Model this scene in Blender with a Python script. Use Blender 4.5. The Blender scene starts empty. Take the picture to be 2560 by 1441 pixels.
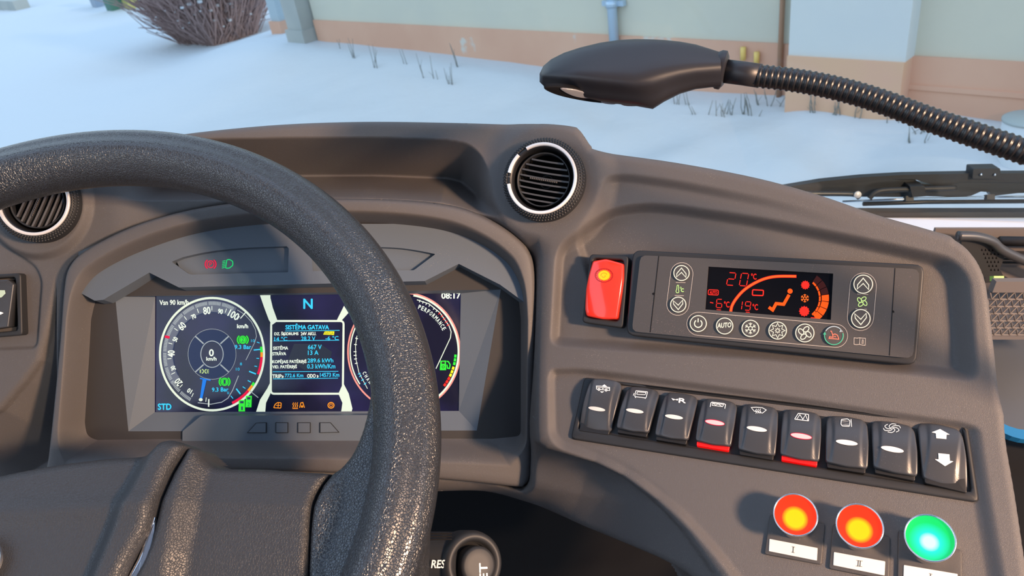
import bpy, math, random
import numpy as np
from mathutils import Vector, Matrix, noise
from mathutils.geometry import tessellate_polygon
D2R = math.pi / 180
random.seed(7)
scene = bpy.context.scene
COL = scene.collection

# ------------------------------------------------------------------ camera
F, CX, CY = 1862.0, 1280.0, 720.5            # focal length and centre for a 2560 x 1441 frame
CAMZ = 2.2
PITCH = 30 * D2R
cam = bpy.data.cameras.new('camera')
camo = bpy.data.objects.new('camera', cam)
COL.objects.link(camo)
camo.location = (0, 0, CAMZ)
camo.rotation_euler = (math.pi / 2 - PITCH, 0, 0)
cam.sensor_width = 36
cam.lens = 36 * F / 2560
cam.clip_start = 0.02
cam.clip_end = 200
cam.dof.use_dof = True
cam.dof.focus_distance = 0.56
cam.dof.aperture_fstop = 16
scene.camera = camo
scene.view_settings.view_transform = 'Standard'
scene.view_settings.look = 'None'
scene.view_settings.gamma = 1
scene.view_settings.use_curve_mapping = False
scene.view_settings.exposure = 0.0

# ------------------------------------------------------------------ sky and sun
world = bpy.data.worlds.new('sky')
scene.world = world
world.use_nodes = True
wn = world.node_tree.nodes; wl = world.node_tree.links
bg = wn['Background']
tc = wn.new('ShaderNodeTexCoord'); sep = wn.new('ShaderNodeSeparateXYZ')
ramp = wn.new('ShaderNodeValToRGB')
wl.new(tc.outputs['Generated'], sep.inputs[0]); wl.new(sep.outputs['Z'], ramp.inputs[0])
ramp.color_ramp.elements[0].position = 0.02; ramp.color_ramp.elements[0].color = (0.68, 0.77, 0.86, 1)
_e = ramp.color_ramp.elements.new(0.0); _e.color = (0.10, 0.11, 0.12, 1)
ramp.color_ramp.elements[2].position = 0.7; ramp.color_ramp.elements[2].color = (0.42, 0.58, 0.84, 1)
wl.new(ramp.outputs[0], bg.inputs[0])
bg.inputs[1].default_value = 2.15
sun = bpy.data.lights.new('low_sun', 'SUN')
suno = bpy.data.objects.new('low_sun', sun); COL.objects.link(suno)
SUNDIR = Vector((0.62, -0.60, 0.46)).normalized()          # towards the sun: right, behind, low
suno.rotation_euler = SUNDIR.to_track_quat('Z', 'Y').to_euler()
suno.location = (3, -3, 5)
sun.energy = 0.9
sun.color = (1.0, 0.80, 0.58)
sun.angle = 2.5 * D2R
# added warm area lamp, standing in for sun through the unseen front door
door = bpy.data.lights.new('door_fill_lamp', 'AREA'); dooro = bpy.data.objects.new('door_fill_lamp', door); COL.objects.link(dooro)
door.shape = 'DISK'; door.size = 0.16; door.energy = 42; door.color = (1.0, 0.62, 0.38)
dooro.location = (1.0, -0.42, CAMZ + 0.36)
dooro.rotation_euler = (Vector((1.0, -0.42, .36)) - Vector((.3, .45, -.35))).to_track_quat('Z', 'Y').to_euler()

# ------------------------------------------------------------------ spaces
SP, CP = math.sin(PITCH), math.cos(PITCH)
def c2w(P):                                   # view-aligned metres -> world metres
    P = np.asarray(P, float)
    x, y, z = P[..., 0], P[..., 1], P[..., 2]
    return np.stack([x, z * CP + y * SP, CAMZ - z * SP + y * CP], -1)
def w2c(v):                                   # world direction -> view-aligned direction
    x, y, z = v
    return np.array([x, y * SP + z * CP, y * CP - z * SP])
def rays(px):
    px = np.asarray(px, float)
    return np.stack([(px[..., 0] - CX) / F, -(px[..., 1] - CY) / F, np.ones(px.shape[:-1])], -1)
class Plane:                                  # a real plane of the place, point + normal, view-aligned metres
    def __init__(s, P, n, a=None):
        s.P = np.array(P, float); s.n = np.array(n, float); s.n /= np.linalg.norm(s.n)
        if s.n[2] > 0: s.n = -s.n
        a = np.array([1., 0, 0]) if a is None else np.array(a, float)
        a = a - s.n * (a @ s.n); s.a = a / np.linalg.norm(a); s.b = np.cross(s.n, s.a)
        if s.b[1] < 0: s.b = -s.b
    def hit(s, px, off=0.0):
        r = rays(px)
        off = np.asarray(off, float)
        t = (s.P @ s.n + off) / (r @ s.n)
        return r * t[..., None]
    def st(s, Q):
        Q = np.asarray(Q) - s.P
        return np.stack([Q @ s.a, Q @ s.b], -1)
    def at(s, S, h=0.0):
        S = np.asarray(S, float); h = np.asarray(h, float)
        return s.P + S[..., :1] * s.a + S[..., 1:2] * s.b + h[..., None] * s.n
    def px(s, px, off=0.0): return s.st(s.hit(px, off))
def zz(x0, y0, sc): return lambda pts: [(x0 + x / sc, y0 + y / sc) for x, y in pts]

# ------------------------------------------------------------------ materials
def mat(name, col, rough=0.5, metal=0.0, emit=None, es=1.0, spec=0.5, bump=None, coat=0.0, trans=0.0):
    m = bpy.data.materials.new(name); m.use_nodes = True
    nt = m.node_tree; b = nt.nodes['Principled BSDF']
    b.inputs['Base Color'].default_value = (*col, 1)
    b.inputs['Roughness'].default_value = rough
    b.inputs['Metallic'].default_value = metal
    b.inputs['Specular IOR Level'].default_value = spec
    b.inputs['Coat Weight'].default_value = coat
    if trans: b.inputs['Transmission Weight'].default_value = trans
    if emit:
        b.inputs['Emission Color'].default_value = (*emit, 1); b.inputs['Emission Strength'].default_value = es
    if bump:
        kind, scale, strength, dist = bump
        geo = nt.nodes.new('ShaderNodeNewGeometry')
        bp = nt.nodes.new('ShaderNodeBump'); bp.inputs['Strength'].default_value = strength; bp.inputs['Distance'].default_value = dist
        if kind == 'noise':
            t = nt.nodes.new('ShaderNodeTexNoise'); t.inputs['Scale'].default_value = scale; t.inputs['Detail'].default_value = 3
            nt.links.new(geo.outputs['Position'], t.inputs['Vector']); out = t.outputs[0]
        else:                                 # crackle: wrinkled leather cells
            n1 = nt.nodes.new('ShaderNodeTexNoise'); n1.inputs['Scale'].default_value = scale * 0.8; n1.inputs['Detail'].default_value = 2
            mx = nt.nodes.new('ShaderNodeVectorMath'); mx.operation = 'MULTIPLY_ADD'
            nt.links.new(geo.outputs['Position'], n1.inputs['Vector'])
            nt.links.new(n1.outputs['Color'], mx.inputs[0]); mx.inputs[1].default_value = (1.1 / scale,) * 3
            nt.links.new(geo.outputs['Position'], mx.inputs[2])
            t = nt.nodes.new('ShaderNodeTexVoronoi'); t.feature = 'DISTANCE_TO_EDGE'; t.inputs['Scale'].default_value = scale
            nt.links.new(mx.outputs[0], t.inputs['Vector'])
            r = nt.nodes.new('ShaderNodeMapRange'); r.inputs['From Max'].default_value = 0.16
            nt.links.new(t.outputs['Distance'], r.inputs['Value']); out = r.outputs[0]
        nt.links.new(out, bp.inputs['Height']); nt.links.new(bp.outputs[0], b.inputs['Normal'])
    return m
def dusty(m, base, dust, scale=1500, thr=0.72):      # sparse pale specks of dust lying on a surface
    nt = m.node_tree; b = nt.nodes['Principled BSDF']
    geo = nt.nodes.new('ShaderNodeNewGeometry'); t = nt.nodes.new('ShaderNodeTexNoise'); t.inputs['Scale'].default_value = scale
    t.inputs['Detail'].default_value = 1
    t2 = nt.nodes.new('ShaderNodeTexNoise'); t2.inputs['Scale'].default_value = 25
    nt.links.new(geo.outputs['Position'], t.inputs['Vector']); nt.links.new(geo.outputs['Position'], t2.inputs['Vector'])
    ad = nt.nodes.new('ShaderNodeMath'); ad.operation = 'MULTIPLY_ADD'; ad.inputs[1].default_value = 0.35
    nt.links.new(t2.outputs[0], ad.inputs[0]); nt.links.new(t.outputs[0], ad.inputs[2])
    r = nt.nodes.new('ShaderNodeMapRange'); r.inputs['From Min'].default_value = thr + 0.17; r.inputs['From Max'].default_value = thr + 0.25
    nt.links.new(ad.outputs[0], r.inputs['Value'])
    mx = nt.nodes.new('ShaderNodeMix'); mx.data_type = 'RGBA'; mx.inputs[6].default_value = (*base, 1); mx.inputs[7].default_value = (*dust, 1)
    nt.links.new(r.outputs[0], mx.inputs[0]); nt.links.new(mx.outputs[2], b.inputs['Base Color'])
    return m
M = {}
M['dash'] = dusty(mat('grained_charcoal_plastic', (0.05, 0.048, 0.048), 0.55, bump=('crackle', 1350, 0.38, 0.00025), spec=0.42), (0.105, 0.098, 0.096), (0.20, 0.18, 0.16))
M['hood'] = dusty(mat('hood_charcoal_plastic', (0.05, 0.048, 0.048), 0.55, bump=('crackle', 1350, 0.28, 0.00025), spec=0.4), (0.105, 0.098, 0.096), (0.20, 0.18, 0.16))
M['insert'] = dusty(mat('smooth_grey_plastic', (0.05, 0.055, 0.06), 0.6, spec=0.4), (0.105, 0.13, 0.16), (0.2, 0.2, 0.19), thr=0.74)
M['bezelm'] = mat('dark_shaded_bezel', (.042, .040, .040), .6, spec=.3)  # dark brown plastic, with the recess's deep shade put into the tone
M['black'] = mat('black_plastic', (0.012, 0.012, 0.013), 0.45)
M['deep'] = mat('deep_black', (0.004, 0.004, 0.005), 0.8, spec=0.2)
M['rubber'] = mat('black_rubber', (0.02, 0.021, 0.023), 0.55)
M['wheel'] = mat('wheel_leather', (0.024, 0.026, 0.030), 0.27, spec=0.9, bump=('crackle', 620, 0.5, 0.0005))
M['pad'] = mat('horn_pad_leather', (0.036, 0.037, 0.040), 0.42, spec=0.5, bump=('crackle', 640, 0.42, 0.0004))
M['slat'] = mat('slat_plastic', (0.07, 0.07, 0.075), 0.4)
M['chrome'] = mat('chrome', (0.85, 0.85, 0.87), 0.12, 1.0)
M['silver'] = mat('satin_silver', (0.86, 0.83, 0.80), 0.38, 0.25)
M['rocker'] = dusty(mat('rocker_plastic', (0.04, 0.04, 0.046), 0.36, spec=0.6), (0.045, 0.047, 0.052), (0.12, 0.12, 0.12), thr=0.74)
M['white'] = mat('white_print', (0.85, 0.83, 0.78), 0.5, emit=(0.9, 0.88, 0.8), es=0.25)
M['ivory'] = mat('ivory_lens', (0.80, 0.76, 0.70), 0.35)
M['pinklit'] = mat('lit_pink_lens', (0.8, 0.3, 0.3), 0.35, emit=(1.0, 0.42, 0.40), es=0.75)
M['redlit'] = mat('red_glow', (0.4, 0.01, 0.01), 0.4, emit=(0.70, 0.0, 0.0), es=1.0)
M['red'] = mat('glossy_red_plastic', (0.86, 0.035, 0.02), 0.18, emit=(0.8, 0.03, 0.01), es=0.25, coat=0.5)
M['house'] = dusty(mat('panel_plastic', (0.05, 0.045, 0.042), 0.5, bump=('noise', 2500, 0.3, 0.0003)), (0.062, 0.058, 0.056), (0.18, 0.13, 0.12))
M['lcd'] = mat('dark_display_glass', (0.004, 0.004, 0.006), 0.25, spec=0.15)
def em(name, c, s=1.0):
    return mat(name, (c[0] * .2, c[1] * .2, c[2] * .2), 0.4, emit=c, es=s, spec=0.1)
M['e_white'] = em('glow_white', (0.80, 0.90, 0.78)); M['e_ring'] = em('glow_ring', (0.70, 0.80, 0.66))
M['e_grey'] = em('glow_grey', (0.13, 0.15, 0.20)); M['e_mid'] = em('glow_mid', (0.35, 0.40, 0.42))
M['e_cyan'] = em('glow_cyan', (0.05, 0.60, 0.90)); M['e_green'] = em('glow_green', (0.04, 0.80, 0.05))
M['e_teal'] = em('glow_teal', (0.02, 0.55, 0.16)); M['e_orange'] = em('glow_orange', (0.95, 0.30, 0.02))
M['e_red'] = em('glow_red', (0.95, 0.03, 0.02)); M['e_crim'] = em('glow_crimson', (0.80, 0.01, 0.06))
M['e_yellow'] = em('glow_yellow', (0.95, 0.85, 0.02)); M['e_blue'] = em('glow_blue', (0.02, 0.20, 0.75))
M['e_pale'] = em('glow_warm_white', (0.88, 0.82, 0.66), 0.9); M['e_lime'] = em('glow_lime', (0.62, 0.85, 0.30), 0.9)
M['e_line'] = mat('printed_line', (0.5, 0.44, 0.38), 0.5)
M['e_salmon'] = em('glow_salmon', (0.90, 0.22, 0.14)); M['e_mint'] = em('glow_mint', (0.10, 0.50, 0.28)); M['e_seg'] = em('glow_segment', (1.0, 0.10, 0.01))
M['e_dimred'] = em('dim_segment', (0.045, 0.010, 0.010)); M['e_pinkring'] = em('glow_pink', (0.95, 0.30, 0.25)); M['e_navy'] = em('glow_navy', (0.03, 0.045, 0.10))

# ------------------------------------------------------------------ object helpers
def tag(o, label=None, cat=None, group=None, kind=None):
    if label: o['label'] = label
    if cat: o['category'] = cat
    if group: o['group'] = group
    if kind: o['kind'] = kind
    return o
def thing(name, label, cat, at=None, group=None):
    o = bpy.data.objects.new(name, None); COL.objects.link(o); o.empty_display_size = 0.02
    o.location = at if at is not None else (0, 0, 0)
    return tag(o, label, cat, group)
def root_of(o):
    v = Vector((0, 0, 0))
    while o is not None: v = v + Vector(o.location); o = o.parent
    return v
def obj(name, V, Fc, m, parent=None, smooth=True, cspace=True, sharp=None):
    V = np.asarray(V, float).reshape(-1, 3)
    if cspace: V = c2w(V)
    if parent is not None:
        V = V - np.array(root_of(parent))
    me = bpy.data.meshes.new(name)
    me.from_pydata(V.tolist(), [], [tuple(int(i) for i in f) for f in Fc])
    me.validate(); me.update()
    if m: me.materials.append(M[m] if isinstance(m, str) else m)
    if smooth: me.polygons.foreach_set('use_smooth', [True] * len(me.polygons))
    o = bpy.data.objects.new(name, me); COL.objects.link(o)
    if parent is not None: o.parent = parent
    if smooth and sharp: 
        me.set_sharp_from_angle(angle=sharp * D2R)
    return o
class MB:                                      # mesh collector
    def __init__(s): s.V = []; s.F = []; s.n = 0
    def add(s, V, Fc):
        V = np.asarray(V, float).reshape(-1, 3)
        s.V.append(V); s.F += [tuple(i + s.n for i in f) for f in Fc]; s.n += len(V); return s
    def obj(s, name, m, parent=None, **k):
        if not s.V: return None
        return obj(name, np.concatenate(s.V), s.F, m, parent, **k)
def cat_rom(pts, n=8, closed=False):
    P = np.array(pts, float); out = []
    N = len(P)
    for i in range(N if closed else N - 1):
        if closed: p0, p1, p2, p3 = P[(i - 1) % N], P[i], P[(i + 1) % N], P[(i + 2) % N]
        else: p0, p1, p2, p3 = P[max(i - 1, 0)], P[i], P[i + 1], P[min(i + 2, N - 1)]
        for k in range(n):
            t = k / n
            out.append(0.5 * ((2 * p1) + (-p0 + p2) * t + (2 * p0 - 5 * p1 + 4 * p2 - p3) * t * t + (-p0 + 3 * p1 - 3 * p2 + p3) * t ** 3))
    if not closed: out.append(P[-1])
    return np.array(out)
def round_poly(pts, r, n=5):                   # polygon with rounded corners
    P = np.array(pts, float); N = len(P); out = []
    for i in range(N):
        a, b, c = P[i - 1], P[i], P[(i + 1) % N]
        rr = r[i] if hasattr(r, '__len__') else r
        u = a - b; v = c - b; lu, lv = np.linalg.norm(u), np.linalg.norm(v)
        k = min(rr, lu * .48, lv * .48)
        if k < 1e-9: out.append(b); continue
        p, q = b + u / lu * k, b + v / lv * k
        for j in range(n + 1):
            t = j / n; out.append((1 - t) ** 2 * p + 2 * t * (1 - t) * b + t * t * q)
    return np.array(out)
def sdf(X, Y, poly):
    P = np.asarray(poly, float); Q = np.roll(P, -1, 0)
    d2 = np.full(X.shape, 1e9); ins = np.zeros(X.shape, bool)
    for (ax, ay), (bx, by) in zip(P, Q):
        ex, ey = bx - ax, by - ay; L = ex * ex + ey * ey
        if L < 1e-14: continue
        wx, wy = X - ax, Y - ay
        t = np.clip((wx * ex + wy * ey) / L, 0, 1)
        d2 = np.minimum(d2, (wx - t * ex) ** 2 + (wy - t * ey) ** 2)
        c = (ay > Y) != (by > Y)
        ins ^= c & (X < (ex * (Y - ay) / (ey if abs(ey) > 1e-12 else 1e-12) + ax))
    d = np.sqrt(d2)
    return np.where(ins, -d, d)
def sstep(a, b, x):
    t = np.clip((x - a) / (b - a), 0, 1); return t * t * (3 - 2 * t)
def smin(a, b, k):
    h = np.clip(0.5 + 0.5 * (b - a) / k, 0, 1)
    return b * (1 - h) + a * h - k * h * (1 - h)
def snap(X, Y, loops, st):                     # move grid points next to an outline exactly onto it, for clean edges
    for lp in loops:
        d = sdf(X, Y, lp); gy, gx = np.gradient(d); n = np.maximum(np.hypot(gx / st[0], gy / st[1]), 1e-9)
        gx, gy = gx / st[0] / n, gy / st[1] / n
        w = np.abs(d) < .62 * (np.abs(gx) * st[0] + np.abs(gy) * st[1]) * .85
        X = np.where(w, X - d * gx, X); Y = np.where(w, Y - d * gy, Y)
    return X, Y
def edge_round(d, R):                          # d: distance inside the edge; drop near the edge
    t = np.clip(R - d, 0, None); u = np.minimum(t, .93 * R); return R - np.sqrt(R * R - u * u) + (np.minimum(t, R) - u) * 2.6
def grid_obj(name, P, keep, m, parent, **k):
    ny, nx = keep.shape
    q = keep[:-1, :-1] & keep[1:, :-1] & keep[:-1, 1:] & keep[1:, 1:]
    idx = np.full(keep.shape, -1); 
    use = np.zeros(keep.shape, bool)
    use[:-1, :-1] |= q; use[1:, :-1] |= q; use[:-1, 1:] |= q; use[1:, 1:] |= q
    idx[use] = np.arange(use.sum())
    j, i = np.nonzero(q)
    Fc = np.stack([idx[j, i], idx[j + 1, i], idx[j + 1, i + 1], idx[j, i + 1]], -1)
    return obj(name, P[use], Fc, m, parent, **k)
def poly_normal_inset(P, d):
    N = len(P); A = 0.5 * np.sum(P[:, 0] * np.roll(P[:, 1], -1) - np.roll(P[:, 0], -1) * P[:, 1])
    e = np.roll(P, -1, 0) - P; e /= np.maximum(np.linalg.norm(e, axis=1, keepdims=True), 1e-12)
    nn = np.stack([-e[:, 1], e[:, 0]], -1) * (1 if A > 0 else -1)
    v = nn + np.roll(nn, 1, 0); v /= np.maximum(np.linalg.norm(v, axis=1, keepdims=True), 1e-9)
    return P + v * d
def pad(pl, outline, top, bot=0.0, fil=0.001, nf=4, rings=6, mb=None, draft=0.0):
    """solid pad on plane pl: outline (s,t), top: height function or number, filleted upper edge"""
    P = np.array(outline, float); N = len(P)
    tf = top if callable(top) else (lambda S: np.full(len(S), float(top)))
    layers = []
    P0 = poly_normal_inset(P, -draft) if draft else P
    layers.append(pl.at(P0, np.full(N, bot)))
    for k in range(nf + 1):
        a = k / nf * math.pi / 2
        Q = poly_normal_inset(P, fil * (1 - math.cos(a)))
        layers.append(pl.at(Q, tf(Q) - fil * (1 - math.sin(a))))
    c = Q.mean(0)
    for k in range(1, rings):
        R = c + (Q - c) * (1 - k / rings); layers.append(pl.at(R, tf(R)))
    V = np.concatenate(layers + [pl.at(c[None], tf(c[None]))]); Fc = []
    L = len(layers)
    for l in range(L - 1):
        for i in range(N):
            j = (i + 1) % N; Fc.append((l * N + i, l * N + j, (l + 1) * N + j, (l + 1) * N + i))
    for i in range(N): Fc.append(((L - 1) * N + i, (L - 1) * N + (i + 1) % N, L * N))
    Fc.append(tuple(range(N))[::-1])
    mb = mb or MB(); mb.add(V, Fc); return mb
def ring_frame(pl, outer, inner, top, bot=0.0, fil=0.0008, mb=None, innerbot=None):
    """frame with matching outer and inner loops (same number of points)"""
    O, I = np.array(outer, float), np.array(inner, float); N = len(O)
    O2, I2 = poly_normal_inset(O, fil), poly_normal_inset(I, -fil)
    ib = bot if innerbot is None else innerbot
    m1, m2 = poly_normal_inset(O, fil * .3), poly_normal_inset(I, -fil * .3)
    Ls = [pl.at(O, np.full(N, bot)), pl.at(O, np.full(N, top - fil)), pl.at(m1, np.full(N, top - fil * .3)), pl.at(O2, np.full(N, top)),
          pl.at(I2, np.full(N, top)), pl.at(m2, np.full(N, top - fil * .3)), pl.at(I, np.full(N, top - fil)), pl.at(I, np.full(N, ib))]
    Fc = [(l * N + i, l * N + (i + 1) % N, (l + 1) * N + (i + 1) % N, (l + 1) * N + i) for l in range(7) for i in range(N)]
    mb = mb or MB(); mb.add(np.concatenate(Ls), Fc); return mb
def resample(P, n):
    P = np.array(P, float); Q = np.vstack([P, P[:1]]); s = np.r_[0, np.cumsum(np.linalg.norm(np.diff(Q, axis=0), axis=1))]
    t = np.linspace(0, s[-1], n, endpoint=False)
    return np.stack([np.interp(t, s, Q[:, 0]), np.interp(t, s, Q[:, 1])], -1)
def tube(path, rad, n=16, closed=False, caps=True, up=(0, 1, 0.01), prof=None):
    P = np.array(path, float); K = len(P)
    if closed: T = np.roll(P, -1, 0) - np.roll(P, 1, 0)
    else: T = np.gradient(P, axis=0)
    T /= np.linalg.norm(T, axis=1, keepdims=True)
    U = np.zeros_like(P); u = np.array(up, float)
    for i in range(K):
        if i: u = U[i - 1]
        u = u - T[i] * (u @ T[i]); U[i] = u / np.linalg.norm(u)
    W = np.cross(T, U); R = np.full(K, rad) if np.isscalar(rad) else np.array(rad, float)
    a = np.linspace(0, 2 * math.pi, n, endpoint=False)
    V = P[:, None] + R[:, None, None] * (np.cos(a)[None, :, None] * U[:, None] + np.sin(a)[None, :, None] * W[:, None])
    Fc = []
    for i in range(K if closed else K - 1):
        for j in range(n):
            i2 = (i + 1) % K; Fc.append((i * n + j, i * n + (j + 1) % n, i2 * n + (j + 1) % n, i2 * n + j))
    if caps and not closed:
        Fc.append(tuple(range(n))[::-1]); Fc.append(tuple((K - 1) * n + j for j in range(n)))
    return V.reshape(-1, 3), Fc
def box(c, h, ax=None):
    c = np.array(c, float); ax = np.eye(3) if ax is None else np.array(ax)
    V = [c + sx * h[0] * ax[0] + sy * h[1] * ax[1] + sz * h[2] * ax[2] for sx in (-1, 1) for sy in (-1, 1) for sz in (-1, 1)]
    return V, [(0, 1, 3, 2), (4, 6, 7, 5), (0, 4, 5, 1), (2, 3, 7, 6), (0, 2, 6, 4), (1, 5, 7, 3)]

# text -> flat mesh in a unit box
_tc = {}
def text_mesh(s):
    if s in _tc: return _tc[s]
    c = bpy.data.curves.new('t', 'FONT'); c.body = s; c.resolution_u = 3
    o = bpy.data.objects.new('t', c); COL.objects.link(o)
    dg = bpy.context.evaluated_depsgraph_get(); dg.update()
    me = bpy.data.meshes.new_from_object(o.evaluated_get(dg))
    V = np.array([v.co[:2] for v in me.vertices]) if len(me.vertices) else np.zeros((0, 2)); Fc = [tuple(p.vertices) for p in me.polygons]
    bpy.data.objects.remove(o); bpy.data.curves.remove(c); bpy.data.meshes.remove(me)
    lo, hi = V.min(0), V.max(0)
    asp = (hi[0] - lo[0]) / max(hi[1] - lo[1], 1e-6)
    _tc[s] = ((V - lo) / np.maximum(hi - lo, 1e-6), Fc, asp); return _tc[s]
class Ink:
    """flat printed or glowing marks on a real surface; hit(px array) gives points on it"""
    def __init__(s, hit): s.hit = hit; s.mb = MB()
    def _add(s, pts, Fc): s.mb.add(s.hit(np.array(pts, float)), Fc); return s
    def poly(s, pts):
        t = tessellate_polygon([[Vector((p[0], p[1], 0)) for p in pts]]); return s._add(pts, [tuple(x) for x in t])
    def stroke(s, pts, w, closed=False, w2=None):
        P = np.array(pts, float); N = len(P)
        if closed:
            T = np.roll(P, -1, 0) - P; T /= np.maximum(np.linalg.norm(T, axis=1, keepdims=True), 1e-9)
            nn = np.stack([-T[:, 1], T[:, 0]], -1); m_ = nn + np.roll(nn, 1, 0)
            m_ /= np.maximum((m_ * nn).sum(1, keepdims=True), 0.5)
        else:
            T = np.diff(P, axis=0); T /= np.maximum(np.linalg.norm(T, axis=1, keepdims=True), 1e-9)
            nn = np.stack([-T[:, 1], T[:, 0]], -1); m_ = np.vstack([nn[:1], (nn[1:] + nn[:-1]), nn[-1:]])
            if N > 2: m_[1:-1] /= np.maximum((m_[1:-1] * nn[1:]).sum(1, keepdims=True), 0.5)
        ww = np.full(N, w / 2.) if w2 is None else np.linspace(w / 2., w2 / 2., N)
        A, B = P + m_ * ww[:, None], P - m_ * ww[:, None]
        V = np.vstack([A, B]); K = N if closed else N - 1
        return s._add(V, [(i, (i + 1) % N, N + (i + 1) % N, N + i) for i in range(K)])
    def arc(s, c, rx, ry, a0, a1, w, n=32):
        a = np.radians(np.linspace(a0, a1, n)); full = abs(a1 - a0) >= 359.9
        if full: a = a[:-1]
        return s.stroke([(c[0] + rx * math.cos(t), c[1] - ry * math.sin(t)) for t in a], w, closed=full)
    def disc(s, c, rx, ry, n=28):
        P = [(c[0] + rx * math.cos(t), c[1] - ry * math.sin(t)) for t in np.linspace(0, 2 * math.pi, n, endpoint=False)]
        return s._add(P + [tuple(c)], [(i, (i + 1) % n, n) for i in range(n)])
    def annular(s, c, r0, r1, k, a0, a1, n=8):
        a = np.radians(np.linspace(a0, a1, n))
        V = [(c[0] + r0 * math.cos(t), c[1] - r0 * k * math.sin(t)) for t in a] + [(c[0] + r1 * math.cos(t), c[1] - r1 * k * math.sin(t)) for t in a]
        return s._add(V, [(i, i + 1, n + i + 1, n + i) for i in range(n - 1)])
    def text(s, t, x0, y0, x1, y1, shear=(0, 0), bold=0.0):
        """box left, top, right, bottom in photo coordinates; shear raises the right side"""
        V, Fc, asp = text_mesh(t)
        offs = [(0, 0)] if not bold else [(-bold, 0), (bold, 0), (0, -bold), (0, bold)]
        for ox, oy in offs:
            P = np.stack([x0 + V[:, 0] * (x1 - x0) + shear[0] * V[:, 1] + ox, y1 + V[:, 1] * (y0 - y1) + shear[1] * V[:, 0] + oy], -1)
            s._add(P, Fc)
        return s
    def rtext(s, t, c, up, h, w=None, bold=0.0):
        V, Fc, asp = text_mesh(t); up = np.array(up, float); up /= np.linalg.norm(up); rt = np.array([-up[1], up[0]])
        w = h * asp if w is None else w
        offs = [(0, 0)] if not bold else [(-bold, 0), (bold, 0), (0, -bold), (0, bold)]
        for o in offs:
            P = np.array(c) + np.array(o) + (V[:, :1] - .5) * w * rt + (V[:, 1:] - .5) * h * up
            s._add(P, Fc)
        return s
    def done(s, name, m, parent): return s.mb.obj(name, m, parent, smooth=False)

# ------------------------------------------------------------------ dashboard planes (view-aligned metres)
aW = np.array([0.93, -0.35, 0.11]); aW /= np.linalg.norm(aW)
aC = w2c(aW)
nU = w2c(np.array([-0.3475, -0.749, 0.5535])); nL = w2c(np.array([-0.2805, -0.4855, 0.8266]))
ZT = 0.620
T = Plane((0, 0, ZT), (0, 0, -1))
pc = rays((1940., 770.)) * 0.535
KU = Plane(pc, nU, aC)
fold = KU.hit(np.array([(1700., 940.)]))[0]
KL = Plane(fold, nL, aC)
def base_z(X, Y):
    def zp(p): return (p.P @ p.n - p.n[0] * X - p.n[1] * Y) / p.n[2]
    return zp(T), zp(KU), zp(KL)
def bhit(px):                                 # photo point -> point on the union of the dash planes
    r = rays(px); ts = [(p.P @ p.n) / (r @ p.n) for p in (T, KU, KL)]
    return r * np.min(ts, 0)[..., None]
def bxy(px): return bhit(np.array(px, float))[:, :2]

# ------------------------------------------------------------------ dashboard body
BO = cat_rom([(96, 1260), (112, 1150), (128, 1000), (142, 850), (152, 720), (166, 665), (205, 625), (300, 575), (400, 540), (520, 514), (660, 499),
              (820, 495), (960, 497), (1080, 506), (1160, 522), (1235, 555), (1290, 592), (1324, 632), (1337, 690), (1338, 800), (1334, 1000),
              (1330, 1150), (1327, 1196), (1312, 1218), (1288, 1222), (1150, 1208), (900, 1190), (500, 1180), (200, 1200)], 5, True)
OB = np.array(list(cat_rom([(-160, 470), (0, 424), (200, 376), (400, 345), (520, 329), (700, 313), (900, 306), (1100, 308), (1300, 314), (1425, 321), (1447, 329), (1463, 350),
                            (1478, 371), (1502, 382), (1700, 410), (1900, 448), (2060, 492), (2200, 540), (2330, 577), (2400, 600), (2445, 640), (2474, 700),
                            (2489, 800), (2500, 900), (2510, 1000), (2527, 1110), (2552, 1250), (2590, 1500), (2620, 1700)], 5))
              + [(1900, 1700)] + list(cat_rom([(1780, 1500), (1700, 1462), (1600, 1438), (1500, 1412), (1400, 1380), (1300, 1345), (1200, 1320), (1090, 1308), (900, 1300), (600, 1300), (0, 1330), (-160, 1340)], 4)))
FACE = [(1352, 480), (1346, 600), (1340, 700), (1334, 850), (1328, 1000), (1327, 1080), (1338, 1112), (1365, 1130), (1420, 1146), (1490, 1166), (1560, 1200), (1640, 1262), (1715, 1340), (1790, 1445),
        (1860, 1600), (1900, 1900), (3000, 1900), (3000, -200), (1352, -200)]
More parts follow.
